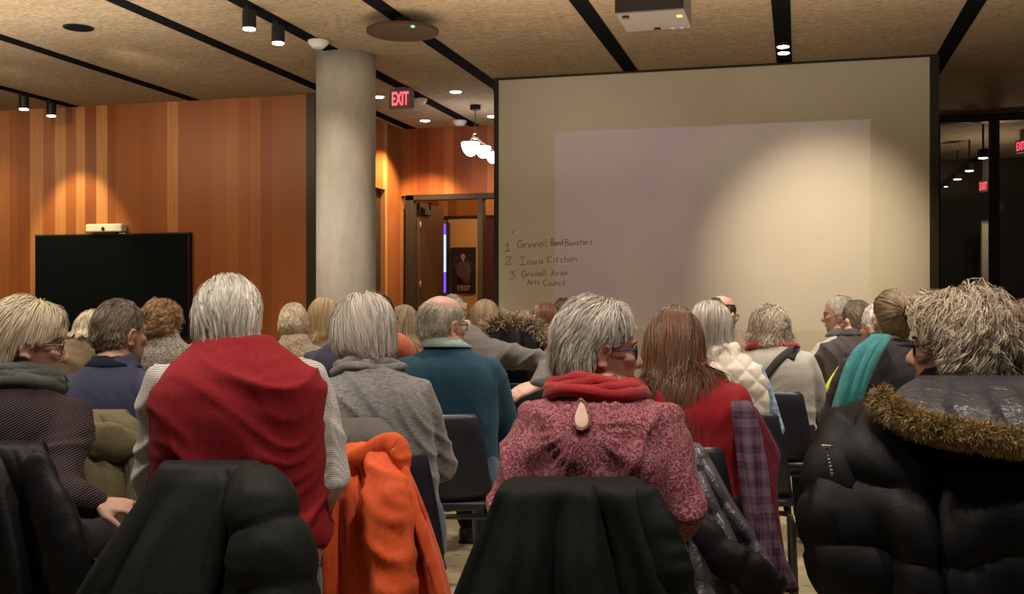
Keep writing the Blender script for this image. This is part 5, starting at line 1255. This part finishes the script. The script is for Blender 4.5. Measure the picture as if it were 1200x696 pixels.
# ================================================================== third row and beyond
p = person('quilt', 'grey-haired person in a cream quilted vest over a blue plaid shirt', 832, 350, 4.4, 862, 420, byaw=0, hyaw=4, pitch=4, hs=.96, sw=.155, hw=.165, ww=.155, cw=.158, top=FB['blueplaid'], topname='plaid_shirt', trouser=DT, q=1,
           hair=dict(hm='silver', length=.25, thick=.026, n=3400, line='bob', lift=.12, grav=.8, zcut=-.17, width=.0024, messy=.3, seg=10), hairtop=.022)
g = MB(); p.torso(g, .016, bottom=.50); me = remesh(g, 'quilted_vest', .009, 4); v_ = verts(me); n_ = norms(me)
qa = np.abs(np.sin(np.pi * (v_[:, 0] * 1.0 + v_[:, 2]) / .085)); qb = np.abs(np.sin(np.pi * (v_[:, 0] * 1.0 - v_[:, 2]) / .085)); setv(me, v_ + n_ * (.010 * (np.minimum(qa, qb) ** .5 - .5))[:, None]); link('quilted_vest', me, FB['cream'], p.root); chair(p, 'black shell chair under the person in the cream quilted vest')
p = person('strap', 'wavy-haired person in a stone jacket with a dark strap across the back', 902, 354, 5.3, 917, 410, byaw=-2, hyaw=0, pitch=4, hs=.97, sw=.168, hw=.18, ww=.17, cw=.172, belly=.03, top=FB['stone'], topname='stone_jacket', trouser=DT, q=1,
           hair=dict(hm='greyblonde', length=.13, thick=.032, n=3600, line='bob', lift=.4, grav=.45, zcut=-.085, gather=.05, width=.0026, curl=.010, curlf=55, messy=.6), hairtop=.034, fold=.009)
scarf(p, FB['redknit'], 'red_scarf', rolls=2, r=.021, R0=.090, h=.05, seed=3, base=.40)
mb = MB(); pts = on_cloth(p, [(936 - 52 * t_, 406 + 56 * t_ - 9 * math.sin(3.14 * t_)) for t_ in np.linspace(0, 1, 16)], .006)
mb.tube(pts, [(.020, .007)] * 16, 10, ref=(0, 1, 0)); link('bag_strap', mb.mesh('bag_strap'), FB['strap'], p.root); chair(p, 'black shell chair showing its back under the person in the stone jacket', dx=-.075)
person('capman', 'balding dark-haired person with glasses in a brown shirt, just left of the stone jacket', 846, 346, 6.2, 851, 398, hyaw=35, pitch=2, skin='pink', sw=.18, top=FB['brownshirt'], topname='brown_shirt', trouser=DT, q=1, face=True, glas='glasses',
       hair=dict(hm='dark', length=.03, thick=.009, n=2200, line='full', bald=(.072, -.06), width=.0026), hairtop=.004); chair(PEOPLE['capman'], 'black shell chair under the balding person in the brown shirt')
p = PEOPLE['capman']; 
p = person('profile', 'white-haired person with glasses in profile facing left before the pale wall', 983, 346, 7.2, 990, 398, byaw=-30, hyaw=-82, pitch=4, skin='pink', sw=.18, top=FB['white'], topname='white_shirt', trouser=DT, q=1, face=True, glas='glasses_metal', brow='white',
       hair=dict(hm='white', length=.045, thick=.014, n=2600, line='recede', width=.0026, messy=.3), hairtop=.010); collar(p, FB['greysweat'], 'shirt_collar', R0=.074, h=.05, flare=.02); chair(p, 'black shell chair under the white-haired person in profile')
p = person('hivis', 'brown-haired person in a dark jacket with a yellow-green panel, looking left', 1004, 352, 6.2, 1000, 398, byaw=-10, hyaw=-42, pitch=3, skin='pink', sw=.185, belly=.03, top=FB['greyjacket'], topname='dark_jacket', trouser=DT, q=1, face=True, glas='glasses_metal',
       hair=dict(hm='greybrown', length=.035, thick=.011, n=2600, line='full', width=.0024, messy=.4), hairtop=.010, neck=1.1)
mb = MB(); q = p.W2L @ at(974, 452, 5.5); 
mb.tube([p.W2L @ at(988, 432, 6.0), p.W2L @ at(977, 450, 5.98), p.W2L @ at(963, 476, 5.98)], [(.03, .012), (.036, .014), (.03, .012)], 14, ref=(0, 1, 0), round_ends=True); link('yellow_green_panel', mb.mesh('yellow_green_panel'), FB['hivis'], p.root); collar(p, FB['charcoal'], 'jacket_collar', R0=.076, h=.045, flare=.015); chair(p, 'black shell chair under the person with the yellow-green panel')
person('hidden', 'white-haired person with glasses half hidden behind the person with the hair clip', 1030, 355, 5.35, 1042, 405, byaw=-8, hyaw=-48, skin='pink', sw=.17, top=FB['charcoal'], topname='dark_sweater', trouser=DT, q=1, face=True, glas='glasses_metal',
       hair=dict(hm='white', length=.04, thick=.012, n=2000, line='full', width=.0026), hairtop=.01); chair(PEOPLE['hidden'], 'black shell chair under the half hidden white-haired person')
p = person('clip', 'person with pinned-up grey-blonde hair, teal scarf and charcoal cardigan', 1046, 340, 4.4, 1038, 415, byaw=-12, hyaw=-14, pitch=2, skin='fair', hs=.96, sw=.175, hw=.18, ww=.17, cw=.178, belly=.02, arm=1.1, top=FB['charcoal'], topname='charcoal_cardigan', trouser=DT, q=1,
       hair=dict(hm='darkblonde', length=.11, thick=.016, n=3200, line='full', knot=(.02, -.115, .035), width=.0022, messy=.1, lift=.05, label='hair swept up to the clip'), hairtop=.014)
mb = MB(); H4 = p.T
for i in range(5): mb.tube([H4 @ Vector((.02, -.118, .06 - i * .012)), H4 @ Vector((.055, -.124, .045 - i * .012))], .004, 8)
mb.ell(H4 @ Vector((.035, -.122, .035)), (.022, .014, .026)); link('hair_clip', mb.mesh('hair_clip'), M['glasses'], p.root)
scarf(p, FB['charcoal'], 'cardigan_collar', rolls=2, r=.012, R0=.080, h=.03, seed=4)
drape(p.root, 'teal_scarf', [(396, 1022, 1042, 4.30), (410, 1003, 1032, 4.22), (430, 992, 1022, 4.17), (460, 983, 1010, 4.13), (500, 972, 1000, 4.12), (535, 966, 992, 4.12), (560, 966, 988, 4.12)], FB['teals'], p.W2L, fold=.010, nf=3, seed=6, bulge=.03, thick=.012, front=.04)
chair(p, 'black shell chair under the person with the teal scarf'); CL = p
person('purple', 'brown-haired person in a purple fleece at the right edge, looking left', 1207, 346, 4.2, 1224, 420, byaw=-12, hyaw=-55, skin='pink', hs=.97, sw=.17, top=FB['purple'], topname='purple_fleece', trouser=DT, q=1, face=True,
       hair=dict(hm='brown', length=.16, thick=.03, n=2600, line='bob', zcut=-.07, width=.0024, messy=.4), hairtop=.024); chair(PEOPLE['purple'], 'black shell chair under the person in the purple fleece')
# left side
p = person('tweed', 'person with short golden curls in a grey tweed coat before the television', 190, 351, 5.2, 194, 405, byaw=4, hyaw=30, pitch=4, hs=.97, sw=.17, hw=.18, top=FB['tweed'], topname='tweed_coat', trouser=DT, q=1, face=True, glas='glasses_metal',
       hair=dict(hm='golden', length=.07, thick=.034, n=3400, line='full', lift=.5, grav=.3, curl=.010, curlf=110, width=.0024, messy=.8), hairtop=.03)
collar(p, FB['tweed'], 'tall_collar', R0=.080, h=.085, flare=.012, fold=False, thick=.008, lift=-.02); chair(p, 'black shell chair under the person in the grey tweed coat')
person('tanjacket', 'white-blonde person in a tan jacket mostly hidden behind the navy fleece', 112, 362, 4.65, 92, 402, hyaw=10, hs=.97, sw=.165, top=FB['tan'], topname='tan_jacket', trouser=DT, q=0,
       hair=dict(hm='whiteblonde', length=.09, thick=.028, n=2400, line='full', width=.0026, messy=.4), hairtop=.024); chair(PEOPLE['tanjacket'], 'black shell chair under the person in the tan jacket')
person('beige', 'person in a beige sweater mostly hidden behind the white head of the red vest', 262, 352, 6.45, 250, 400, hyaw=5, sw=.175, top=FB['beige'], topname='beige_sweater', trouser=DT, q=0,
       hair=dict(hm='greybrown', length=.035, thick=.010, n=1600, line='full', width=.003), hairtop=.01); chair(PEOPLE['beige'], 'black shell chair under the person in the beige sweater')
person('plaid', 'person in a red and white plaid shirt half hidden behind the red vest', 292, 360, 7.4, 303, 402, hyaw=5, sw=.165, top=FB['redplaid'], topname='plaid_shirt', trouser=DT, q=0,
       hair=dict(hm='brown', length=.04, thick=.012, n=1600, line='full', width=.003), hairtop=.01); chair(PEOPLE['plaid'], 'black shell chair under the person in the red plaid shirt')
person('browntweed', 'person with cropped white hair in a brown tweed jacket', 344, 355, 6.0, 346, 405, hyaw=6, pitch=4, skin='pink', sw=.17, top=FB['browntweed'], topname='tweed_jacket', trouser=DT, q=1,
       hair=dict(hm='whiteblonde', length=.022, thick=.008, n=2600, line='full', width=.0026, messy=.4), hairtop=.008, neck=1.15); chair(PEOPLE['browntweed'], 'black shell chair under the person in the brown tweed jacket')
person('blondebob', 'person with a pale blonde bob in front of the concrete column', 380, 347, 6.85, 381, 400, hyaw=14, hs=.97, sw=.16, top=FB['tan'], topname='jacket', trouser=DT, q=1,
       hair=dict(hm='blonde', length=.24, thick=.034, n=3000, line='bob', zcut=-.17, width=.0028, messy=.25, lift=.15, grav=.8, seg=9), hairtop=.024); chair(PEOPLE['blondebob'], 'black shell chair under the person with the pale blonde bob')
person('navywool', 'person in a navy jacket mostly hidden behind the silver-haired person', 424, 356, 4.6, 396, 408, byaw=8, hyaw=-35, skin='pink', sw=.18, hw=.18, top=FB['navywool'], topname='navy_jacket', trouser=DT, q=1, 
       hair=dict(hm='greybrown', length=.04, thick=.012, n=1800, line='full', width=.0026), hairtop=.01); chair(PEOPLE['navywool'], 'black shell chair under the person in the navy jacket')
p = person('darkglasses', 'dark-haired person with glasses in a grey jacket right of the concrete column', 444, 345, 5.55, 452, 402, byaw=6, hyaw=40, pitch=2, skin='pink', sw=.175, top=FB['greyjacket'], topname='grey_jacket', trouser=DT, q=1, face=True, glas='glasses',
       hair=dict(hm='dark', length=.04, thick=.014, n=2600, line='full', width=.0024, messy=.4), hairtop=.012)
mb = MB(); mb.tube([p.W2L @ at(466, 397, 5.43), p.W2L @ at(472, 404, 5.39), p.W2L @ at(478, 418, 5.39)], [(.035, .03), (.048, .035), (.05, .035)], 16, ref=(0, 1, 0), round_ends=True); link('rust_shoulder_patch', mb.mesh('rust_shoulder_patch'), FB['rust'], p.root); chair(p, 'black shell chair under the dark-haired person with glasses')
person('blondelong', 'person with long dark blonde hair just left of the bald head', 474, 356, 6.5, 478, 405, hyaw=20, hs=.96, sw=.155, top=FB['rust'], topname='rust_top', trouser=DT, q=1,
       hair=dict(hm='darkblonde', length=.32, thick=.032, n=3000, line='bob', zcut=-.24, width=.003, messy=.25, lift=.12, grav=.85, seg=10), hairtop=.022); chair(PEOPLE['blondelong'], 'black shell chair under the person with long dark blonde hair')
person('blondered', 'person with a straight blonde bob and red top in line with the doorway', 569, 350, 6.65, 572, 398, hyaw=8, hs=.96, sw=.155, top=FB['redtop'], topname='red_top', trouser=DT, q=1,
       hair=dict(hm='darkblonde', length=.25, thick=.026, n=2800, line='bob', zcut=-.155, width=.003, messy=.15, lift=.1, grav=.9, seg=9), hairtop=.018); chair(PEOPLE['blondered'], 'black shell chair under the blonde person in the red top')
p = person('greysweat', 'person in a grey sweatshirt stretching an arm along the next chair back', 532, 358, 5.12, 562, 398, byaw=8, hyaw=25, sw=.18, top=FB['greysweat'], topname='grey_sweatshirt', trouser=DT, q=2,
       hair=dict(hm='greybrown', length=.04, thick=.012, n=1600, line='full', width=.003), hairtop=.01, arms={'r': ((645, 425, 5.0), (630, 452, 4.82), (-.85, -.25, -.25), (-.1, .5, -.9))}, fold=.014); chair(p, 'black shell chair under the person in the grey sweatshirt')
p = person('furhood', 'dark-haired person in a dark coat with a pale fur-trimmed hood', 600, 366, 5.8, 601, 412, pitch=8, hs=.95, sw=.16, top=FB['darkpuff'], topname='dark_coat', trouser=DT, q=1,
       hair=dict(hm='dark', length=.08, thick=.024, n=1800, line='full', width=.003, messy=.3), hairtop=.018)
hp = [p.W2L @ at(*q) for q in ((562, 406, 5.55), (566, 390, 5.56), (576, 380, 5.57), (592, 376, 5.58), (608, 377, 5.58), (624, 380, 5.57), (634, 389, 5.56), (638, 404, 5.55))]
mb = MB(); mb.tube(hp, .022, 12, ref=(0, 1, 0), round_ends=True); ft = link('fur_trim', mb.mesh('fur_trim'), FB['tan'], p.root); C_, N_ = [], []
for i in range(1300):
    t = rs.uniform(0, len(hp) - 1.001); i0 = int(t); c = hp[i0].lerp(hp[i0 + 1], t - i0); tg = (hp[i0 + 1] - hp[i0]).normalized(); a = rs.uniform(0, 6.28)
    n_ = tg.cross(Vector((0, 1, 0))).normalized() * math.cos(a) + Vector((0, 1, 0)) * math.sin(a); C_.append(c + n_ * .02); N_.append(n_)
tuft_mesh('fur', C_, N_, HM['furpale'], ft, length=.05, n_each=3, width=.0026, droop=.1)
drape(p.root, 'hood', [(382, 578, 622, 5.57), (392, 566, 634, 5.56), (405, 564, 637, 5.55), (420, 568, 634, 5.55), (432, 580, 624, 5.57)], FB['blackpuff'], p.W2L, fold=.012, nf=3, seed=2, bulge=.05, thick=.012, front=.02); chair(p, 'black shell chair under the person in the fur-hooded coat')
person('coral', 'person with red-brown shoulder-length hair and a coral collar', 639, 353, 7.3, 641, 402, hyaw=5, hs=.96, sw=.155, top=FB['coral'], topname='coral_top', trouser=DT, q=1,
       hair=dict(hm='chestnut', length=.27, thick=.028, n=2800, line='bob', zcut=-.18, width=.003, messy=.2, lift=.1, grav=.9, seg=9), hairtop=.02); chair(PEOPLE['coral'], 'black shell chair under the person with red-brown hair')
person('smallbrown', 'brown-haired person far forward, just showing behind the red-brown hair', 661, 349, 8.0, 661, 396, hs=.97, sw=.16, top=FB['charcoal'], topname='dark_top', trouser=DT, q=0,
       hair=dict(hm='brown', length=.06, thick=.02, n=1600, line='full', width=.0034), hairtop=.016); chair(PEOPLE['smallbrown'], 'black shell chair under the brown-haired person far forward')
p = person('reader', 'grey-haired person in a white shirt holding up a sheet of paper, beyond the bald head', 531, 345, 8.2, 545, 392, hyaw=10, sw=.17, top=FB['white'], topname='white_shirt', trouser=DT, q=0,
       hair=dict(hm='silver', length=.035, thick=.012, n=1600, line='full', width=.0034), hairtop=.01, arms={'l': ((527, 415, 8.2), (541, 377, 8.05), (.1, .2, 1), (1, 0, 0))}); chair(p, 'black shell chair under the person holding a paper sheet')
mb = MB(); a, b_, c_, d_ = at(537, 353, 8.02), at(547, 355, 8.04), at(545, 376, 8.04), at(536, 374, 8.02)
mb.loops([[a, b_, c_, d_], [q + Vector((0, .002, 0)) for q in (a, b_, c_, d_)]]); tag(link('paper_sheet', mb.mesh('paper_sheet'), M['paper'], smooth=False), 'white sheet of paper held up beyond the bald head', 'paper')

# ================================================================== coats hung on the chairs
r, w = coat_root(RV, 'black puffy jacket hung on the chair behind the red vest', 'jacket')
drape(r, 'jacket_body', [(549, 190, 302, 2.50), (566, 180, 318, 2.48), (600, 158, 330, 2.46), (650, 120, 346, 2.43), (700, 90, 352, 2.40), (770, 60, 352, 2.38)], FB['darkpuff'], w, fold=.018, nf=2, seed=11, bulge=.05, front=.14, quilt=0)
sleeve(r, 'jacket_sleeve', [(292, 556, 2.44), (306, 590, 2.40), (318, 640, 2.37), (322, 700, 2.35), (322, 770, 2.34)], [.055, .078, .092, .098, .09], FB['darkpuff'], w, quilt=.13, qdepth=.02, seed=5, flat=.7, fold=.006)
r, w = coat_root(PA, 'smooth black soft-shell jacket draped on the chair behind the paisley blouse', 'jacket')
drape(r, 'jacket_body', [(569, 592, 752, 2.40), (580, 582, 764, 2.38), (610, 570, 776, 2.37), (650, 552, 794, 2.35), (700, 532, 815, 2.33), (770, 508, 838, 2.31)], FB['shell'], w, fold=.022, nf=3, seed=6, bulge=.03, front=.15, sharp=.8)
sleeve(r, 'jacket_sleeve', [(756, 580, 2.36), (770, 620, 2.33), (786, 670, 2.31), (797, 730, 2.30)], [.026, .04, .048, .045], FB['shell'], w, seed=7, flat=.6)
mb = MB(); mb.tube([w @ at(798, 640, 2.42), w @ at(806, 668, 2.40), w @ at(811, 700, 2.39)], [(.008, .003)] * 3, 8, ref=(0, 1, 0)); link('lanyard', mb.mesh('lanyard'), FB['redknit'], r)
r, w = coat_root(HE, 'bright orange jacket hung on the chair of the heather grey person', 'jacket')
drape(r, 'jacket_body', [(523, 392, 462, 3.05), (540, 384, 470, 3.03), (570, 381, 484, 3.01), (610, 379, 500, 2.99), (655, 379, 515, 2.97), (700, 379, 527, 2.96), (790, 382, 535, 2.94)], FB['orange'], w, fold=.026, nf=3, seed=3, bulge=.05, front=.13, sharp=.7)
sleeve(r, 'jacket_sleeve', [(452, 525, 2.99), (452, 570, 2.92), (456, 630, 2.89), (462, 690, 2.87), (464, 740, 2.86)], [.04, .062, .066, .06, .05], FB['orange'], w, seed=8, flat=.5, fold=.016)
sleeve(r, 'collar_flap', [(386, 546, 2.98), (420, 535, 2.97), (452, 518, 2.97), (468, 522, 2.96), (474, 548, 2.95)], [.014, .024, .03, .028, .02], FB['orange'], w, seed=2, flat=.5, fold=.008)
sleeve(r, 'zip_edge', [(470, 530, 2.96), (482, 580, 2.92), (500, 640, 2.90), (518, 700, 2.88)], [.012, .014, .014, .012], FB['orange'], w, seed=4, flat=.5, fold=.004)
mb = MB(); 
for i, (dx_, hh) in enumerate(((0, .010), (.012, .016), (.024, .010), (.036, .014), (.048, .010), (.060, .012))):
    q = w @ at(474, 664, 2.81); mb.tube([q + Vector((dx_, 0, 0)), q + Vector((dx_ + .003, -.001, hh)), q + Vector((dx_ + .008, -.001, hh * .3))], .0017, 6)
r2, w2 = coat_root(HE, 'dark grey wool coat bunched over the chair under the orange jacket', 'coat')
drape(r2, 'coat_body', [(504, 388, 448, 3.12), (516, 382, 458, 3.09), (540, 380, 462, 3.08), (580, 382, 466, 3.08)], FB['greycoat'], w2, fold=.012, nf=2, seed=9, bulge=.03, thick=.03, front=.06)
r, w = coat_root(NF, 'olive canvas coat hung on the chair behind the navy fleece', 'coat')
drape(r, 'coat_body', [(486, 78, 146, 3.63), (496, 70, 160, 3.61), (520, 70, 168, 3.59), (560, 80, 170, 3.57), (620, 84, 170, 3.56), (690, 84, 170, 3.55)], FB['olive'], w, fold=.018, nf=2, seed=13, bulge=.04, front=.12)
sleeve(r, 'hood', [(76, 500, 3.57), (105, 512, 3.54), (140, 520, 3.54), (166, 518, 3.55)], [.03, .055, .055, .03], FB['olive'], w, seed=3, flat=.5, fold=.014)
r, w = coat_root(LR, 'shiny dark silver puffer jacket hung on the chair of the long-haired person', 'jacket')
drape(r, 'jacket_body', [(528, 785, 822, 3.20), (545, 788, 832, 3.17), (585, 792, 853, 3.14), (630, 795, 882, 3.12), (680, 796, 912, 3.10), (760, 800, 922, 3.08)], FB['silver'], w, fold=.02, nf=3, seed=15, bulge=.05, quilt=.11, qdepth=.022, front=.12)
sleeve(r, 'jacket_sleeve', [(815, 610, 3.06), (845, 650, 3.03), (880, 672, 3.02), (905, 690, 3.02)], [.03, .05, .055, .05], FB['blackpuff'], w, seed=5, flat=.6, quilt=.09, qdepth=.01)
r, w = coat_root(LR, 'burgundy coat with plum plaid lining hanging beside the long-haired person', 'coat')
drape(r, 'plaid_lining', [(476, 860, 878, 3.22), (500, 864, 886, 3.20), (540, 868, 894, 3.17), (590, 874, 900, 3.15), (640, 882, 910, 3.13), (690, 894, 932, 3.12)], FB['plumplaid'], w, fold=.012, nf=2, seed=4, bulge=.03, front=.03, label='plum plaid lining')
drape(r, 'outer_shell', [(482, 872, 884, 3.27), (510, 882, 900, 3.25), (535, 890, 912, 3.24), (560, 895, 906, 3.22), (600, 896, 908, 3.2), (640, 900, 914, 3.19), (660, 904, 916, 3.19)], FB['burgundy'], w, fold=.008, nf=2, seed=5, bulge=.03, front=.03, label='burgundy outside')
r, w = coat_root(CA, 'black coat hung on the chair at the far left', 'coat')
drape(r, 'coat_body', [(525, -78, 50, 2.74), (548, -82, 62, 2.71), (600, -88, 76, 2.69), (660, -92, 88, 2.67), (720, -96, 98, 2.66), (790, -98, 104, 2.65)], FB['blackpuff'], w, fold=.02, nf=3, seed=3, bulge=.05, front=.12)
sleeve(r, 'coat_sleeve', [(40, 540, 2.66), (62, 600, 2.62), (80, 660, 2.60), (88, 740, 2.60)], [.03, .05, .055, .05], FB['blackpuff'], w, seed=6, flat=.6)
# ------------------------------------------------------------------ the whole place is turned so that its walls stand along the axes
bpy.context.view_layer.update()
TURN = Matrix.Rotation(TH, 4, 'Z')
for o in [o for o in COL.objects if o.parent is None]:
    o.location = TURN @ o.location
    o.rotation_euler = (TURN.to_3x3() @ o.rotation_euler.to_matrix()).to_euler()
